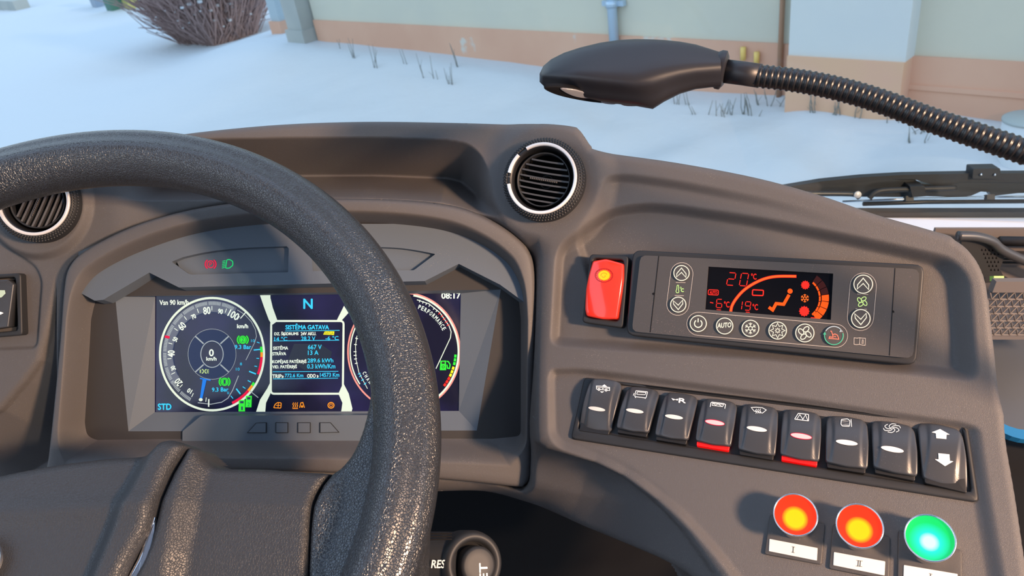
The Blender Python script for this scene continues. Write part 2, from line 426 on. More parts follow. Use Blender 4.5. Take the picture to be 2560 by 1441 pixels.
def build_body():
    st = 0.00100
    xs = np.arange(-0.50, 0.445, st); ys = np.arange(-0.33, 0.165, st)
    X, Y = np.meshgrid(xs, ys)
    OBs = OB.copy(); OBs[:, 1] -= 5.0 * (OB[:, 1] < 640) * (OB[:, 0] < 2400)
    ob = bxy(OBs); bo = (rays(BO) * (ZT - 0.008))[:, :2]
    X, Y = snap(X, Y, (ob, bo), (st, st))
    zt, zu, zl = base_z(X, Y)
    dOB = sdf(X, Y, ob); dBO = sdf(X, Y, bo)
    K = smin(zu, zl, 0.012)
    fc = bxy(FACE); dF = sdf(X, Y, fc)
    slope = 3.0 - 1.9 * sstep(-0.10, -0.16, Y)
    side = np.maximum(dF + 0.004, 0)
    K = K + edge_round(-dF, 0.012) * (dF < 0) + np.where(dF >= 0, 0.012 + slope * dF, 0)
    # upper body
    Tz = zt.copy()
    Tz = Tz + 0.0015 * sstep(0.0, 0.02, Y * 0)
    tr = (rays(np.array([(-400, 372), (300, 352), (700, 344), (950, 343), (1120, 349), (1170, 358), (1200, 382), (1222, 425), (1238, 470), (1262, 540), (1300, 700), (-400, 700)], float)) * ZT)[:, :2]
    dT = -sdf(X, Y, round_poly(tr, 0.012))
    yb = -(500 - CY) / F * ZT * np.ones_like(X)
    yfl = np.interp(X, (rays(np.array([(-100., 500), (400, 500), (900, 497), (1100, 506), (1250, 548)])) * ZT)[:, 0], (rays(np.array([(-100., 500), (400, 500), (900, 497), (1100, 506), (1250, 548)])) * ZT)[:, 1])
    dep = smin(np.maximum(dT, 0) * 2.4, np.maximum(Y - yfl, 0) * 1.9 + 0.004, 0.006)
    dep = np.where(dT > 0, np.maximum(dep, 0), 0) * sstep(-0.335, -0.30, X)
    Tz = Tz + dep
    # raised collar around each vent
    for (vx, vy), rr in (((1366, 452), 0.0440), ((100, 508), 0.0420)):
        cxy = (rays(np.array([vx, vy], float)) * ZT)[:2]
        r = np.hypot(X - cxy[0], (Y - cxy[1]) * 0.95)
        Tz = Tz - 0.006 * (1 - sstep(rr * 0.93, rr * 1.10, r)) * (vx < 500)
    # lower left area: recess for a switch, then the surface rolls under
    rl = (rays(np.array([(-300, 540), (-40, 560), (5, 603), (92, 662), (109, 700), (97, 862), (86, 876), (-300, 892)], float)) * ZT)[:, :2]
    Tz = Tz + 0.003 * sstep(0.0, 0.004, -sdf(X, Y, round_poly(rl, 0.006)))
    ll = (rays(np.array([(-400, 1180), (-100, 1090), (0, 1030), (62, 958), (100, 905), (118, 840), (150, 700), (3000, 700), (3000, -300), (-400, -300)], float)) * ZT)[:, :2]
    dl = sdf(X, Y, ll)
    Tz = Tz + np.where(X < -0.3795, edge_round(-dl, 0.006) * (dl < 0) + np.where(dl >= 0, 0.006 + 0.9 * np.minimum(dl, 0.05), 0), 0)
    Z = smin(Tz, K, 0.020)
    # recesses of the console
    def rec(px, depth, w, rr=0.012, fade=None):
        nonlocal Z
        d = -sdf(X, Y, round_poly(bxy(px), rr))
        v = depth * sstep(0, w, d)
        if fade is not None: v = v * fade
        Z = Z + v
    rec([(1500, 438), (1560, 430), (1700, 448), (1960, 500), (2200, 575), (2200, 800), (1500, 800), (1432, 585), (1462, 520)], 0.0070, 0.008, 0.02, 1 - sstep(0.10, 0.26, X))
    rec([(1385, 640), (1402, 598), (1440, 570), (1535, 512), (1620, 500), (1700, 506), (1900, 537), (2100, 577), (2300, 620), (2385, 640), (2432, 690), (2440, 780), (2452, 960), (2200, 935), (1900, 905), (1600, 885), (1372, 868)], 0.0108, 0.0090, 0.010)
    rec([(1368, 1092), (1366, 940), (1378, 918), (1450, 916), (1600, 934), (1900, 974), (2200, 1020), (2400, 1048), (2452, 1066), (2462, 1120), (2482, 1250), (2520, 1460), (2560, 1800), (1960, 1800), (1880, 1520), (1790, 1400), (1700, 1300),
         (1600, 1222), (1520, 1178), (1450, 1150), (1395, 1128)], 0.0060, 0.0075, 0.006)
    # flat seat turned towards the driver under the right vent
    vz = (VPL.P @ VPL.n - VPL.n[0] * X - VPL.n[1] * Y) / VPL.n[2]
    r = np.hypot(X - VPL.P[0], (Y - VPL.P[1]) * 0.95)
    Z = Z + (vz - Z) * (1 - sstep(0.040, 0.060, r))
    # round the outer edges; fuller roll on the bottom bar and on the far right ridge
    big = sstep(-0.135, -0.15, Y) * (1 - sstep(0.02, 0.06, X))
    d = -dOB
    Z = Z + (1 - big) * edge_round(d, 0.007) + big * edge_round(d, 0.030) * 0.8
    Z = Z + np.where(d < 0, np.minimum(-d * 9, 0.08), 0)
    # inside the instrument hood opening the panel drops away
    Z = Z + edge_round(dBO, 0.004) * (dBO > 0) + np.where(dBO <= 0, 0.004 + np.minimum(-dBO * 8, 0.05), 0)
    for (vx, vy, vr) in ((VPL.P[0], VPL.P[1], .0262), (rays(np.array([101., 508.]))[0] * .610, rays(np.array([101., 508.]))[1] * .610, .0255)):
        Z = Z + .06 * (1 - sstep(vr, vr + .002, np.hypot(X - vx, Y - vy)))
    keep = (dOB < 0.012) & (dBO > -0.005)
    return np.stack([X, Y, Z], -1), keep
nV = w2c(np.array([-0.30, -0.80, 0.52]))
VPL = Plane(rays(np.array([1362., 452.])) * 0.600, nV)
dash = thing('dashboard', 'long charcoal grained plastic dashboard around the glowing instrument display', 'dashboard', c2w(np.array([0.05, -0.2, 0.62])))
_P, _k = build_body()
grid_obj('dash_panel', _P, _k, 'dash', dash)

# instrument hood: the raised surround with a sloping inner wall
BI = round_poly([(222, 1086), (216, 1060), (226, 900)] + list(map(tuple, cat_rom([(231, 800), (250, 740), (300, 690), (380, 645), (500, 600), (640, 577), (800, 569), (950, 571), (1080, 586), (1170, 615), (1240, 662), (1285, 722), (1299, 800)], 5))) + [(1299, 1088), (240, 1093)], 10)
def build_hood():
    xs = np.arange(-0.43, 0.03, .00055); ys = np.arange(-0.175, 0.085, .0008)
    X, Y = np.meshgrid(xs, ys); zb = ZT - 0.016
    bo = (rays(BO) * zb)[:, :2]; bi = (rays(BI) * 0.630)[:, :2]
    X, Y = snap(X, Y, (bo, bi), (.00055, .0008))
    dO = -sdf(X, Y, bo); dI = sdf(X, Y, bi)
    w = 0.011 + 0.016 * sstep(0.0, 0.05, Y) * 0 + 0.008 * sstep(-0.33, -0.355, X) * 0
    tot = np.maximum(dO + dI, 1e-4); f = np.clip(dI / tot, 0, 1)      # 0 at the opening, 1 at the outer rim
    Z = zb + 0.028 * (1 - sstep(0.0, 0.55, f)) 
    Z = Z + 0.4 * edge_round(dO, 0.010) + edge_round(dO, 0.0035) + np.where(dO < 0, np.minimum(-dO * 8, 0.03), 0)
    Z = Z + np.where(dI < 0, np.minimum(-dI * 3, 0.02), 0)
    keep = (dO > -0.003) & (dI > -0.003)
    return np.stack([X, Y, Z], -1), keep
_P2, _k2 = build_hood()
grid_obj('instrument_hood', _P2, _k2, 'hood', dash)

# dark cavity under the dashboard
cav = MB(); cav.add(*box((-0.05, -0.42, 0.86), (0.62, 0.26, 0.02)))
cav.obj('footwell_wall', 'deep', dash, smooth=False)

# ------------------------------------------------------------------ instrument cluster
ZS = 0.640
def zpl(z): return Plane((0, 0, z), (0, 0, -1))
SC = zpl(ZS); UPz = 0.618; UP = Plane((0, .02, UPz), (0, .20, -1))
clus = thing('instrument_cluster', 'wide instrument display with glowing dials behind the steering wheel', 'instrument cluster', c2w(SC.hit(np.array([770., 1030.]))))
def prism(poly2, holes, pl, depth, name, m, parent, bev=0.0006):
    loops = [np.array(poly2, float)] + [np.array(h, float) for h in holes]
    L = [[Vector((p[0], p[1], 0)) for p in l] for l in loops]
    tri = tessellate_polygon(L); A = np.concatenate(loops)
    top = pl.hit(A); n = len(A); bot = top - pl.n * depth
    Fc = [tuple(t) for t in tri]; k = 0
    for l in loops:
        for i in range(len(l)): j = (i + 1) % len(l); Fc.append((k + i, k + j, n + k + j, n + k + i))
        k += len(l)
    o = obj(name, np.concatenate([top, bot]), Fc, m, parent, smooth=False)
    bm_fix(o); return o
def bm_fix(o):
    import bmesh
    b = bmesh.new(); b.from_mesh(o.data); bmesh.ops.remove_doubles(b, verts=b.verts, dist=1e-6); bmesh.ops.recalc_face_normals(b, faces=b.faces); b.to_mesh(o.data); b.free()
arcL = [(200, 560), (1340, 560)]
Lwin = round_poly([(429, 655)] + list(map(tuple, cat_rom([(455, 644), (505, 632.5), (560, 624.5), (620, 619.5), (716, 616)], 4))) + [(717, 616), (722, 622), (720, 681), (478, 687), (470, 684)], 2, 2)
Rwin = round_poly([(776, 618)] + list(map(tuple, cat_rom([(880, 616), (985, 619.5), (1040, 626), (1086, 635)], 4))) + [(1088, 636), (1040, 672), (1034, 676), (782, 678)], 2, 2)
prism([(196, 560), (1330, 560), (1330, 770), (1250, 712), (1147, 660), (1062, 703), (447, 719), (373, 682), (258, 750), (236, 752), (196, 730)], [Lwin, Rwin], UP, 0.016, 'warning_light_panel', 'insert', clus)
for wn_, wp in (('warning_light_lens', [(420, 610), (728, 606), (728, 690), (462, 696)]), ('warning_light_lens', [(770, 608), (1096, 612), (1096, 660), (1046, 684), (770, 686)])):
    prism(wp, [], Plane((0, .02, UPz + .005), (0, .20, -1)), 0.002, wn_, 'insert', clus)
prism([(180, 540), (1335, 540), (1335, 1120), (180, 1120)], [], zpl(0.6495), 0.004, 'back_shell', 'deep', clus)
# bezel plate with sloping sides down to the screen
BZ = zpl(0.6300)
outer_b = np.array([(288, 742), (1252, 724), (1192, 1077), (321, 1079)], float); inner_b = np.array([(388, 739), (1152, 734), (1147, 1028), (387, 1031)], float)
prism([(190, 630), (1330, 630), (1330, 1120), (190, 1120)], [outer_b], BZ, 0.004, 'bezel', 'bezelm', clus)
a_ = BZ.hit(outer_b); b_ = SC.hit(inner_b, 0.001)
obj('screen_surround', np.concatenate([a_, b_]), [(0, 1, 5, 4), (1, 2, 6, 5), (2, 3, 7, 6), (3, 0, 4, 7)], 'insert', clus, smooth=False)
# raised strip with four keys
STR = zpl(0.6275)
prism(round_poly([(456, 1079), (503, 1040), (1020, 1038), (1064, 1078), (1064, 1110), (456, 1110)], 3, 2), [], STR, 0.008, 'key_strip', 'insert', clus)
for kp in ([(617, 1083), (640, 1058), (666, 1057), (666, 1083)], [(689, 1057), (720, 1057), (720, 1083), (689, 1083)], [(744, 1057), (776, 1057), (776, 1083), (744, 1083)], [(799, 1057), (826, 1057), (848, 1082), (799, 1083)]):
    k_ = prism(kp, [], zpl(0.6267), 0.001, 'key', 'black', clus)
    c_ = np.mean(kp, 0); kk = (np.array(kp) - c_) * 0.90 + c_
    prism(kk, [], zpl(0.6263), 0.001, 'key_cap', 'insert', k_)
# screen
m_scr = mat('screen_picture', (0.01, 0.01, 0.02), 0.12, spec=0.5)
def screen_nodes(m):
    nt = m.node_tree; b = nt.nodes['Principled BSDF']; g = nt.nodes.new('ShaderNodeNewGeometry')
    t = nt.nodes.new('ShaderNodeTexNoise'); t.inputs['Scale'].default_value = 22; t.inputs['Detail'].default_value = 4
    r = nt.nodes.new('ShaderNodeValToRGB'); e = r.color_ramp.elements
    e[0].position = 0.38; e[0].color = (0.001, 0.003, 0.013, 1); e[1].position = 0.74; e[1].color = (0.014, 0.012, 0.065, 1)
    nt.links.new(g.outputs['Position'], t.inputs['Vector']); nt.links.new(t.outputs[0], r.inputs[0]); nt.links.new(r.outputs[0], b.inputs['Emission Color']); b.inputs['Emission Strength'].default_value = 1
screen_nodes(m_scr)
scrp = prism([(380, 700), (1156, 700), (1156, 1036), (380, 1036)], [], SC, 0.006, 'screen', m_scr, clus)
def lift(pl, h): return lambda p: pl.hit(p, h)
def ink(h=0.0003, pl=SC): return Ink(lift(pl, h))
A_ = zz(380, 720, 4.367); B_ = zz(640, 720, 4.367); C3 = zz(860, 700, 4.0025)
c0 = (530, 886)
# speedometer
gk = ink(0.00015); gk.annular(c0, 98, 124, 1.075, 60, 215, 30); gk.done('dial_shading_print', 'e_grey', scrp)
gk = ink(0.00015); gk.disc(c0, 60, 61); gk.annular(c0, 96, 99, 1.075, 60, 210, 30); gk.done('dial_centre_print', 'e_navy', scrp)
gk = ink(); gk.arc(c0, 130, 140.5, 0, 360, 5.5, 90); gk.done('dial_ring', 'e_ring', scrp)
gk = ink(0.00035)
for i in range(0, 111):
    a = 244 - i * (244 - 62) / 110
    if i % 10 in (0,) : continue
    t = math.radians(a); gk.stroke([(c0[0] + r * math.cos(t), c0[1] - r * 1.08 * math.sin(t)) for r in (114, 122)], 2.1)
gk.done('tick_markings', 'e_mid', scrp)
gk = ink(0.0004)
for s, x, y, h in (('10', 474, 978, 11), ('20', 446, 956, 16), ('30', 433, 921, 11), ('40', 428, 885, 17), ('50', 438, 849, 11), ('60', 455, 816, 17), ('70', 484, 792, 11), ('80', 517, 777, 18), ('90', 551, 779, 12), ('100', 584, 788, 18)):
    gk.rtext(s, (x, y), (x - c0[0], (y - c0[1])), h, h * (0.95 if len(s) < 3 else 1.45), 0.5)
for i in range(0, 12):
    a = 262 - i * (262 - 52) / 11; t = math.radians(a); gk.stroke([(c0[0] + r * math.cos(t), c0[1] - r * 1.075 * math.sin(t)) for r in (102, 112)], 1.6)
gk.text('0', 523, 874, 534, 891, bold=.6); gk.text('km/h', 516, 893, 541, 902, bold=.4); gk.text('km/h', 593, 811, 620, 821, bold=.5)
gk.stroke(A_([(1025, 265), (965, 335)]), 2.2); gk.stroke(A_([(620, 1215), (618, 1300)]), 3)
gk.text('Vsn 90 km/h', 399, 751, 471, 763, (0, -1), bold=.4)
gk.done('numeral_lettering', 'e_white', scrp)
gk = ink(0.00035)
for sx, sy in ((1, 1), (-1, 1), (1, -1), (-1, -1)):
    gk.stroke([(c0[0] + sx * 21, c0[1] + sy * 26), (c0[0] + sx * 42, c0[1] + sy * 45)], 3.2)
gk.arc(c0, 28, 33, 0, 360, 2.2, 40); gk.arc(c0, 60, 63, 0, 360, 1.0, 50)
gk.stroke(A_([(930, 240), (1010, 290), (1085, 370), (1130, 460), (1140, 530), (1120, 600), (1025, 790)]), 1.6)
gk.stroke(A_([(945, 960), (880, 1120), (830, 1205), (760, 1250), (640, 1272), (500, 1255)]), 2)
gk.stroke(A_([(1060, 1120), (1160, 1200)]), 2)
gk.done('dial_line_markings', 'e_mid', scrp)
gk = ink(0.00036); gk.disc(c0, 26, 30); gk.done('dial_hub', m_scr, scrp)
gk = ink(0.0005); gk.stroke(A_([(575, 1000), (535, 1215)]), 10, w2=6); gk.stroke(A_([(525, 990), (640, 1010)]), 3); gk.done('needle', 'e_blue', scrp)
gk = ink(0.0006); gk.disc(A_([(532, 1222)])[0], 5, 4); gk.done('needle_tip', 'e_ring', scrp)
gk = ink(0.0005); gk.stroke([(412, 842), (424, 844)], 6); gk.annular(c0, 121, 127, 1.08, -3, -42 + 20, 12); gk.annular(c0, 121, 127, 1.08, -43, -66, 12)
gk.done('red_zone_marking', 'e_crim', scrp)
gk = ink(0.0005); gk.annular(c0, 121, 127, 1.08, 2, -3, 6); gk.annular(c0, 121, 127, 1.08, -36, -43, 6); gk.done('amber_zone_marking', 'e_orange', scrp)
gk = ink(0.0005); gk.annular(c0, 121, 127, 1.08, 8, 2, 6); gk.annular(c0, 121, 127, 1.08, -32, -36, 6)
for cx_, cy_, t_ in ((607, 850, '2'), (561.5, 955, '1')):
    gk.arc((cx_, cy_), 9, 9, 0, 360, 2.4, 24); gk.disc((cx_, cy_), 7, 7); gk.arc((cx_, cy_), 13.5, 13, 130, 230, 3, 14); gk.arc((cx_, cy_), 13.5, 13, -50, 50, 3, 14)
for P_ in ([(948, 1225), (1015, 1225), (1015, 1350), (945, 1350)], [(1025, 1180), (1090, 1180), (1085, 1305), (1020, 1305)]): gk.poly(A_(P_))
gk.done('green_symbol_print', 'e_green', scrp)
gk = ink(0.0007)
for cx_, cy_, t_ in ((607, 850, '2'), (561.5, 955, '1')): gk.text(t_, cx_ - 2.5, cy_ - 5, cx_ + 2.5, cy_ + 5)
for P_ in ([(962, 1238), (1000, 1238), (1000, 1262), (962, 1262)], [(1038, 1195), (1075, 1195), (1075, 1220), (1038, 1220)]): gk.poly(A_(P_))
gk.text('1', 603, 1017, 607, 1026); gk.text('2', 619, 1007, 624, 1016)
gk.done('brake_number_lettering', 'e_navy', scrp)
gk = ink(0.0005)
gk.arc(A_([(545, 912)])[0], 4, 5, -90, 90, 2, 8); gk.arc(A_([(595, 912)])[0], 4, 5, 90, 270, 2, 8)
for i in (-1, 0, 1): gk.stroke([(499, 929 + 4 * i - i), (503, 929 + 3 * i)], 1.6); gk.stroke([(517, 929 + 3 * i), (522, 929 + 4 * i)], 1.6)
gk.done('side_light_print', M['e_lime'], scrp)
gk = ink(0.0005)
gk.text('9.3 Bar', 587, 863, 628, 873, (0, 0), .3); gk.text('9.3 Bar', 530, 970, 571, 980, (0, -1), .3); gk.text('10', 628, 849, 637, 856); gk.text('8', 600, 907, 605, 914); gk.text('10', 590, 920, 599, 927); gk.text('0', 568, 980, 573, 986)
gk.stroke(A_([(1110, 680), (1190, 672)]), 3); gk.stroke(A_([(1140, 770), (1170, 772)]), 2); gk.stroke(A_([(1118, 855), (1148, 860)]), 2); gk.stroke(A_([(1060, 912), (1135, 942)]), 3.4)
gk.stroke(A_([(1045, 1012), (1080, 1030)]), 2.4); gk.stroke(A_([(990, 1080), (1020, 1100)]), 2); gk.stroke(A_([(920, 1102), (965, 1160)]), 3.4); gk.stroke(A_([(860, 1180), (885, 1210)]), 2); gk.stroke(A_([(1145, 592), (1175, 604)]), 2)
gk.text('STD', 395, 1010, 428, 1025, (0, 0), .7)
gk.done('blue_lettering', 'e_cyan', scrp)
# middle of the screen
for sp_ in ([(649, 736), (676, 736), (676, 745), (682, 770), (694, 803), (680, 813), (672, 800), (660, 768)], [(676, 956), (668, 972), (650, 1000), (640, 1031), (663, 1031), (665, 1008), (676, 985)],
            [(860, 765), (871, 783), (853, 803), (842, 801)], [(846, 985), (856, 1008), (853, 1030), (879, 1030), (881, 1022), (872, 985), (858, 958)]):
    gk = ink(0.0003); gk.poly(sp_); gk.done('light_strut', 'e_ring', scrp)
wr = round_poly([(678, 803), (859, 803), (857, 985), (677, 985)], 9)
gk = ink(0.0004); gk.stroke(wr, 5, True); gk.done('window_frame', 'e_ring', scrp)
gk = ink(0.0002); gk.poly([(735, 860), (800, 860), (830, 880), (820, 925), (760, 925), (720, 900)]); gk.done('window_glow', mat('glow_slate', (0, 0, 0), .3, emit=(0.02, 0.026, 0.045)), scrp)
gk = ink(0.0006)
gk.text('N', 759, 748, 781, 772, (0, 0), .9); gk.text('SISTĒMA GATAVA', 714, 810, 822, 824, (0, 0), .5)
for x0, y0, x1, y1 in ((713, 828, 849, 826.5), (684, 853, 848, 851), (682, 930, 846, 929), (683, 948, 845, 946)): gk.stroke([(x0, y0), (x1, y1)], 1.5)
for s, x0, y0, x1, y1 in (('14 °C', 686, 843, 718, 853), ('28.2 V', 753, 842, 788, 852), ('-6 °C', 814, 841, 846, 851), ('667 V', 770, 863, 804, 874), ('13 A', 770, 877, 796, 888), ('289.6 kWh', 769, 897, 833, 907), ('0.3 kWh/Km', 768, 911, 838, 922), ('772.6 Km', 712, 935, 758, 944), ('14573 Km', 800, 933, 848, 943)):
    gk.text(s, x0, y0, x1, y1, (0, -.5), .25)
gk.done('cyan_lettering', 'e_cyan', scrp)
gk = ink(0.0006)
for s, x0, y0, x1, y1 in (('DZ. ŠĶIDRUMS', 686, 830, 746, 841), ('24V AKU.', 752, 831, 790, 839), ('SISTĒMA', 683, 865, 720, 875), ('STRĀVA', 681, 879, 715, 889), ('KOPĒJAIS PATĒRIŅŠ', 681, 899, 766, 911), ('VID. PATĒRIŅŠ', 681, 912, 742, 924), ('TRIP»', 681, 937, 709, 946), ('ODO »', 768, 936, 796, 945)):
    gk.text(s, x0, y0, x1, y1, (0, -.5), .35)
gk.done('white_lettering', 'e_white', scrp)
gk = ink(0.0005); gk.poly([(808, 837), (812, 829), (836, 829), (835, 838)]); gk.done('yellow_highlight', 'e_yellow', scrp)
gk = ink(0.0007); gk.text('ĀRĒJA', 811, 829.5, 834, 837.5); gk.done('dark_lettering', M['black'], scrp)
gk = ink(0.0006)
gk.stroke(round_poly([(684, 1020), (688, 1011), (694, 1007), (703, 1008), (702, 1021)], 2), 2, True); gk.stroke([(690, 1014), (701, 1014)], 1.6); gk.stroke([(696, 1008), (695, 1020)], 1.4)
for x in (733, 738, 743): gk.stroke([(x + 1, 1007), (x - 1, 1011), (x + 1, 1015), (x - 1, 1020)], 1.8)
gk.stroke([(731, 1022), (745, 1022)], 1.8)
gk.stroke([(749, 1020), (752, 1008), (757, 1007), (761, 1020)], 2); gk.disc((755, 1017), 2.6, 3)
gk.arc((827.5, 1014), 7.5, 7, 0, 360, 2.4, 24); gk.arc((827.5, 1014), 3.5, 3.5, 0, 360, 1.4, 14)
gk.done('orange_warning_print', 'e_orange', scrp)
# right dial
c1 = (1010, 880)
gk = ink(0.0003); gk.annular(c1, 138, 142, 1.05, 0, 359.9, 90); gk.done('dial_ring', 'e_pinkring', scrp)
gk = ink(0.0004); gk.annular(c1, 134, 138.5, 1.05, -60, 80, 60); gk.annular(c1, 133, 136, 1.05, 150, 215, 30); gk.stroke(C3([(730, 200), (850, 240), (960, 330), (1050, 460), (1072, 520), (1065, 580), (920, 890)]), 2.2); gk.stroke(C3([(130, 560), (115, 660), (120, 800), (150, 930), (235, 1090)]), 1.6)
gk.done('dial_inner_marking', 'e_ring', scrp)
gk = ink(0.0005); gk.text('08:17', 1104, 732.5, 1151, 747, (0, -.5), .7)
for k_, ch in enumerate('PERFORMANCE'):
    a = math.radians(70 - k_ * 4.1); p = (c1[0] + 114 * math.cos(a), c1[1] - 119 * math.sin(a)); gk.rtext(ch, p, (p[0] - c1[0], p[1] - c1[1]), 10.5, 5.2 if ch != 'M' else 6.5, .3)
for k_, ch in enumerate('CHARGE'):
    a = math.radians(207 + k_ * 4.5); p = (c1[0] + 111 * math.cos(a), c1[1] - 117 * math.sin(a)); gk.rtext(ch, p, (-p[0] + c1[0], -p[1] + c1[1]), 9, 5, .3)
for a in (165, 172, 180, 184, 188, 193): t = math.radians(a); gk.stroke([(c1[0] + r * math.cos(t), c1[1] - r * 1.05 * math.sin(t)) for r in (119, 126)], 2)
for a in (60, 64, 68, 72, 54, 50): t = math.radians(a); gk.stroke([(c1[0] + r * math.cos(t), c1[1] - r * 1.05 * math.sin(t)) for r in (124, 130)], 1.8)
gk.done('clock_lettering', 'e_white', scrp)
gk = ink(0.0005)
for a in (46, 42, 38, 34, 30): t = math.radians(a); gk.stroke([(c1[0] + r * math.cos(t), c1[1] - r * 1.05 * math.sin(t)) for r in (124, 131)], 2)
for k_ in range(3): gk.annular(c1, 126, 132, 1.05, -28 - 4 * k_, -31.2 - 4 * k_, 3)
gk.done('red_dot_markings', 'e_red', scrp)
gk = ink(0.0005)
for a in (205, 208, 213, 218): t = math.radians(a); gk.stroke([(c1[0] + r * math.cos(t), c1[1] - r * 1.05 * math.sin(t)) for r in (120, 127)], 2)
gk.done('blue_dot_markings', 'e_cyan', scrp)
gk = ink(0.0005)
for k_ in range(3): gk.annular(c1, 126, 132, 1.05, -16 - 4 * k_, -19.2 - 4 * k_, 3)
gk.done('yellow_segment_markings', 'e_yellow', scrp)
gk = ink(0.0005)
for k_ in range(3): gk.annular(c1, 126, 132, 1.05, -3 - 4 * k_, -6.2 - 4 * k_, 3)
gk.poly(C3([(965, 810), (1020, 808), (1022, 905), (958, 905)])); gk.stroke(C3([(1025, 815), (1045, 820), (1062, 850), (1055, 888), (1035, 885), (1030, 850)]), 3)
gk.done('charge_print', 'e_green', scrp)
gk = ink(0.0007); gk.poly(C3([(978, 820), (1008, 820), (1008, 842), (978, 842)])); gk.arc(C3([(993, 872)])[0], 3, 3, 0, 360, 1.2, 12); gk.done('charge_window_print', 'black', scrp)
# warning lights in the upper strip
WL = Plane((0, .02, UPz + .005), (0, .20, -1))
gk = Ink(lift(WL, 0.0003)); p0 = (526.5, 661)
gk.arc(p0, 8.5, 8.5, 0, 360, 2, 24); gk.arc(p0, 13.5, 13, 125, 235, 2.6, 12); gk.arc(p0, 13.5, 13, -55, 55, 2.6, 12); gk.text('P', 523.5, 656, 530, 666)
gk.done('parking_brake_light_print', 'e_crim', clus)
gk = Ink(lift(WL, 0.0003)); gk.stroke(round_poly([(567, 650), (574, 649), (582, 654), (582, 664), (573, 671), (564, 671)], 3), 2.6, True)
for k_ in range(5): gk.stroke([(556 - k_ * .3, 654 + 4.2 * k_), (564 - k_ * .3, 651.5 + 4.2 * k_)], 2)
gk.done('headlight_light_print', 'e_teal', clus)

# ------------------------------------------------------------------ air vents
def vent(px, out_px, n, label, slat_ang, rim_r, gaps, slats, zc):
    P = rays(np.array(px, float)) * zc
    pl = Plane(P, n, aC if n is nV else None)
    root = thing('air_vent', label, 'air vent', c2w(P), 'round air vents')
    a = np.linspace(0, 2 * math.pi, 96, endpoint=False)
    def lathe(prof, name, m, a0=0, a1=360, par=root, **k):
        full = a1 - a0 >= 360; t = np.radians(np.linspace(a0, a1, 97))
        if full: t = t[:-1]
        N = len(t); V = []
        for r, h in prof: V.append(pl.at(np.stack([r * np.cos(t), r * np.sin(t)], -1), np.full(N, h)))
        Fc = [(l * N + i, l * N + (i + 1) % N, (l + 1) * N + (i + 1) % N, (l + 1) * N + i) for l in range(len(prof) - 1) for i in range(N if full else N - 1)]
        return obj(name, np.concatenate(V), Fc, m, par, **k)
    R = rim_r
    bez = lathe([(R, -0.012), (R, 0.002), (R * .985, 0.005), (R * .95, 0.0075), (R * .90, 0.0092), (R * .865, 0.0098), (R * .855, 0.0096), (R * .855, 0.004)], 'knurled_ring', 'rubber')
    # rounded studs of the knurling
    mb = MB(); nst = 84
    for row, (rr, hh) in enumerate(((.975, .0058), (.93, .0084), (.885, .0096))):
        for i in range(nst):
            t = 2 * math.pi * (i + .5 * (row % 2)) / nst; c = pl.at(np.array([[R * rr * math.cos(t), R * rr * math.sin(t)]]), np.array([hh]))[0]
            rad = R * .033; u = math.cos(t) * pl.a + math.sin(t) * pl.b; v = -math.sin(t) * pl.a + math.cos(t) * pl.b
            V = [c + rad * (math.cos(q) * u + .9 * math.sin(q) * v) for q in np.linspace(0, 2 * math.pi, 6, endpoint=False)]
            V2 = [c + rad * .55 * (math.cos(q) * u + .9 * math.sin(q) * v) + pl.n * rad * .55 for q in np.linspace(0, 2 * math.pi, 6, endpoint=False)]
            mb.add(V + V2, [(j, (j + 1) % 6, 6 + (j + 1) % 6, 6 + j) for j in range(6)] + [tuple(range(6, 12))])
    o = mb.obj('stud_print', 'rubber', bez)
    for g0, g1 in gaps:
        lathe([(R * .855, .006), (R * .855, .0108), (R * .845, .0114), (R * .785, .0112), (R * .775, .0100), (R * .775, .006)], 'silver_trim', 'silver', g0, g1)
    lathe([(R * .86, .004), (R * .86, .0094), (R * .775, .0094), (R * .74, .0070), (R * .70, -.004), (R * .66, -.022), (R * .02, -.030)], 'inner_collar', 'black')
    # louvre carrier ring, tilted slats
    lathe([(R * .655, .001), (R * .655, .005), (R * .63, .0055), (R * .615, .003), (R * .615, -.001)], 'louvre_ring', 'rubber')
    ca, sa = math.cos(slat_ang), math.sin(slat_ang)
    for off in slats:
        half = math.sqrt(max(R * .62 * R * .62 - off * off, 1e-9)); V = []; K = 13; bow = .0012
        for i in range(K):
            u = -half + 2 * half * i / (K - 1); w = off + bow * math.cos(math.pi * u / (2 * R)) * (-1)
            for dv, dh in ((-.0006, .0035), (.0007, .0040), (.0012, -.004), (.0002, -.004)):
                S = np.array([[u * ca - (w + dv) * sa, u * sa + (w + dv) * ca]]); V.append(pl.at(S, np.array([dh]))[0])
        Fc = [(i * 4 + j, i * 4 + (j + 1) % 4, (i + 1) * 4 + (j + 1) % 4, (i + 1) * 4 + j) for i in range(K - 1) for j in range(4)] + [(0, 1, 2, 3), tuple((K - 1) * 4 + j for j in (3, 2, 1, 0))]
        obj('slat', V, Fc, 'slat', root, smooth=False)
    # thumb ridge across the middle slat and the small round boss behind
    mb = MB()
    for i in range(15):
        u = -.011 + .022 * i / 14; S = np.array([[u * ca, u * sa]]); c = pl.at(S, np.array([.0042]))[0]
        V, Fc = tube([c - pl.b * .0011, c + pl.b * .0004], .0007, 6); mb.add(V, Fc)
    mb.obj('thumb_grip_rib', 'house', root)
    lathe([(R * .17, -.012), (R * .17, -.006), (R * .15, -.0055), (R * .14, -.012)], 'centre_boss', 'rubber')
    return root
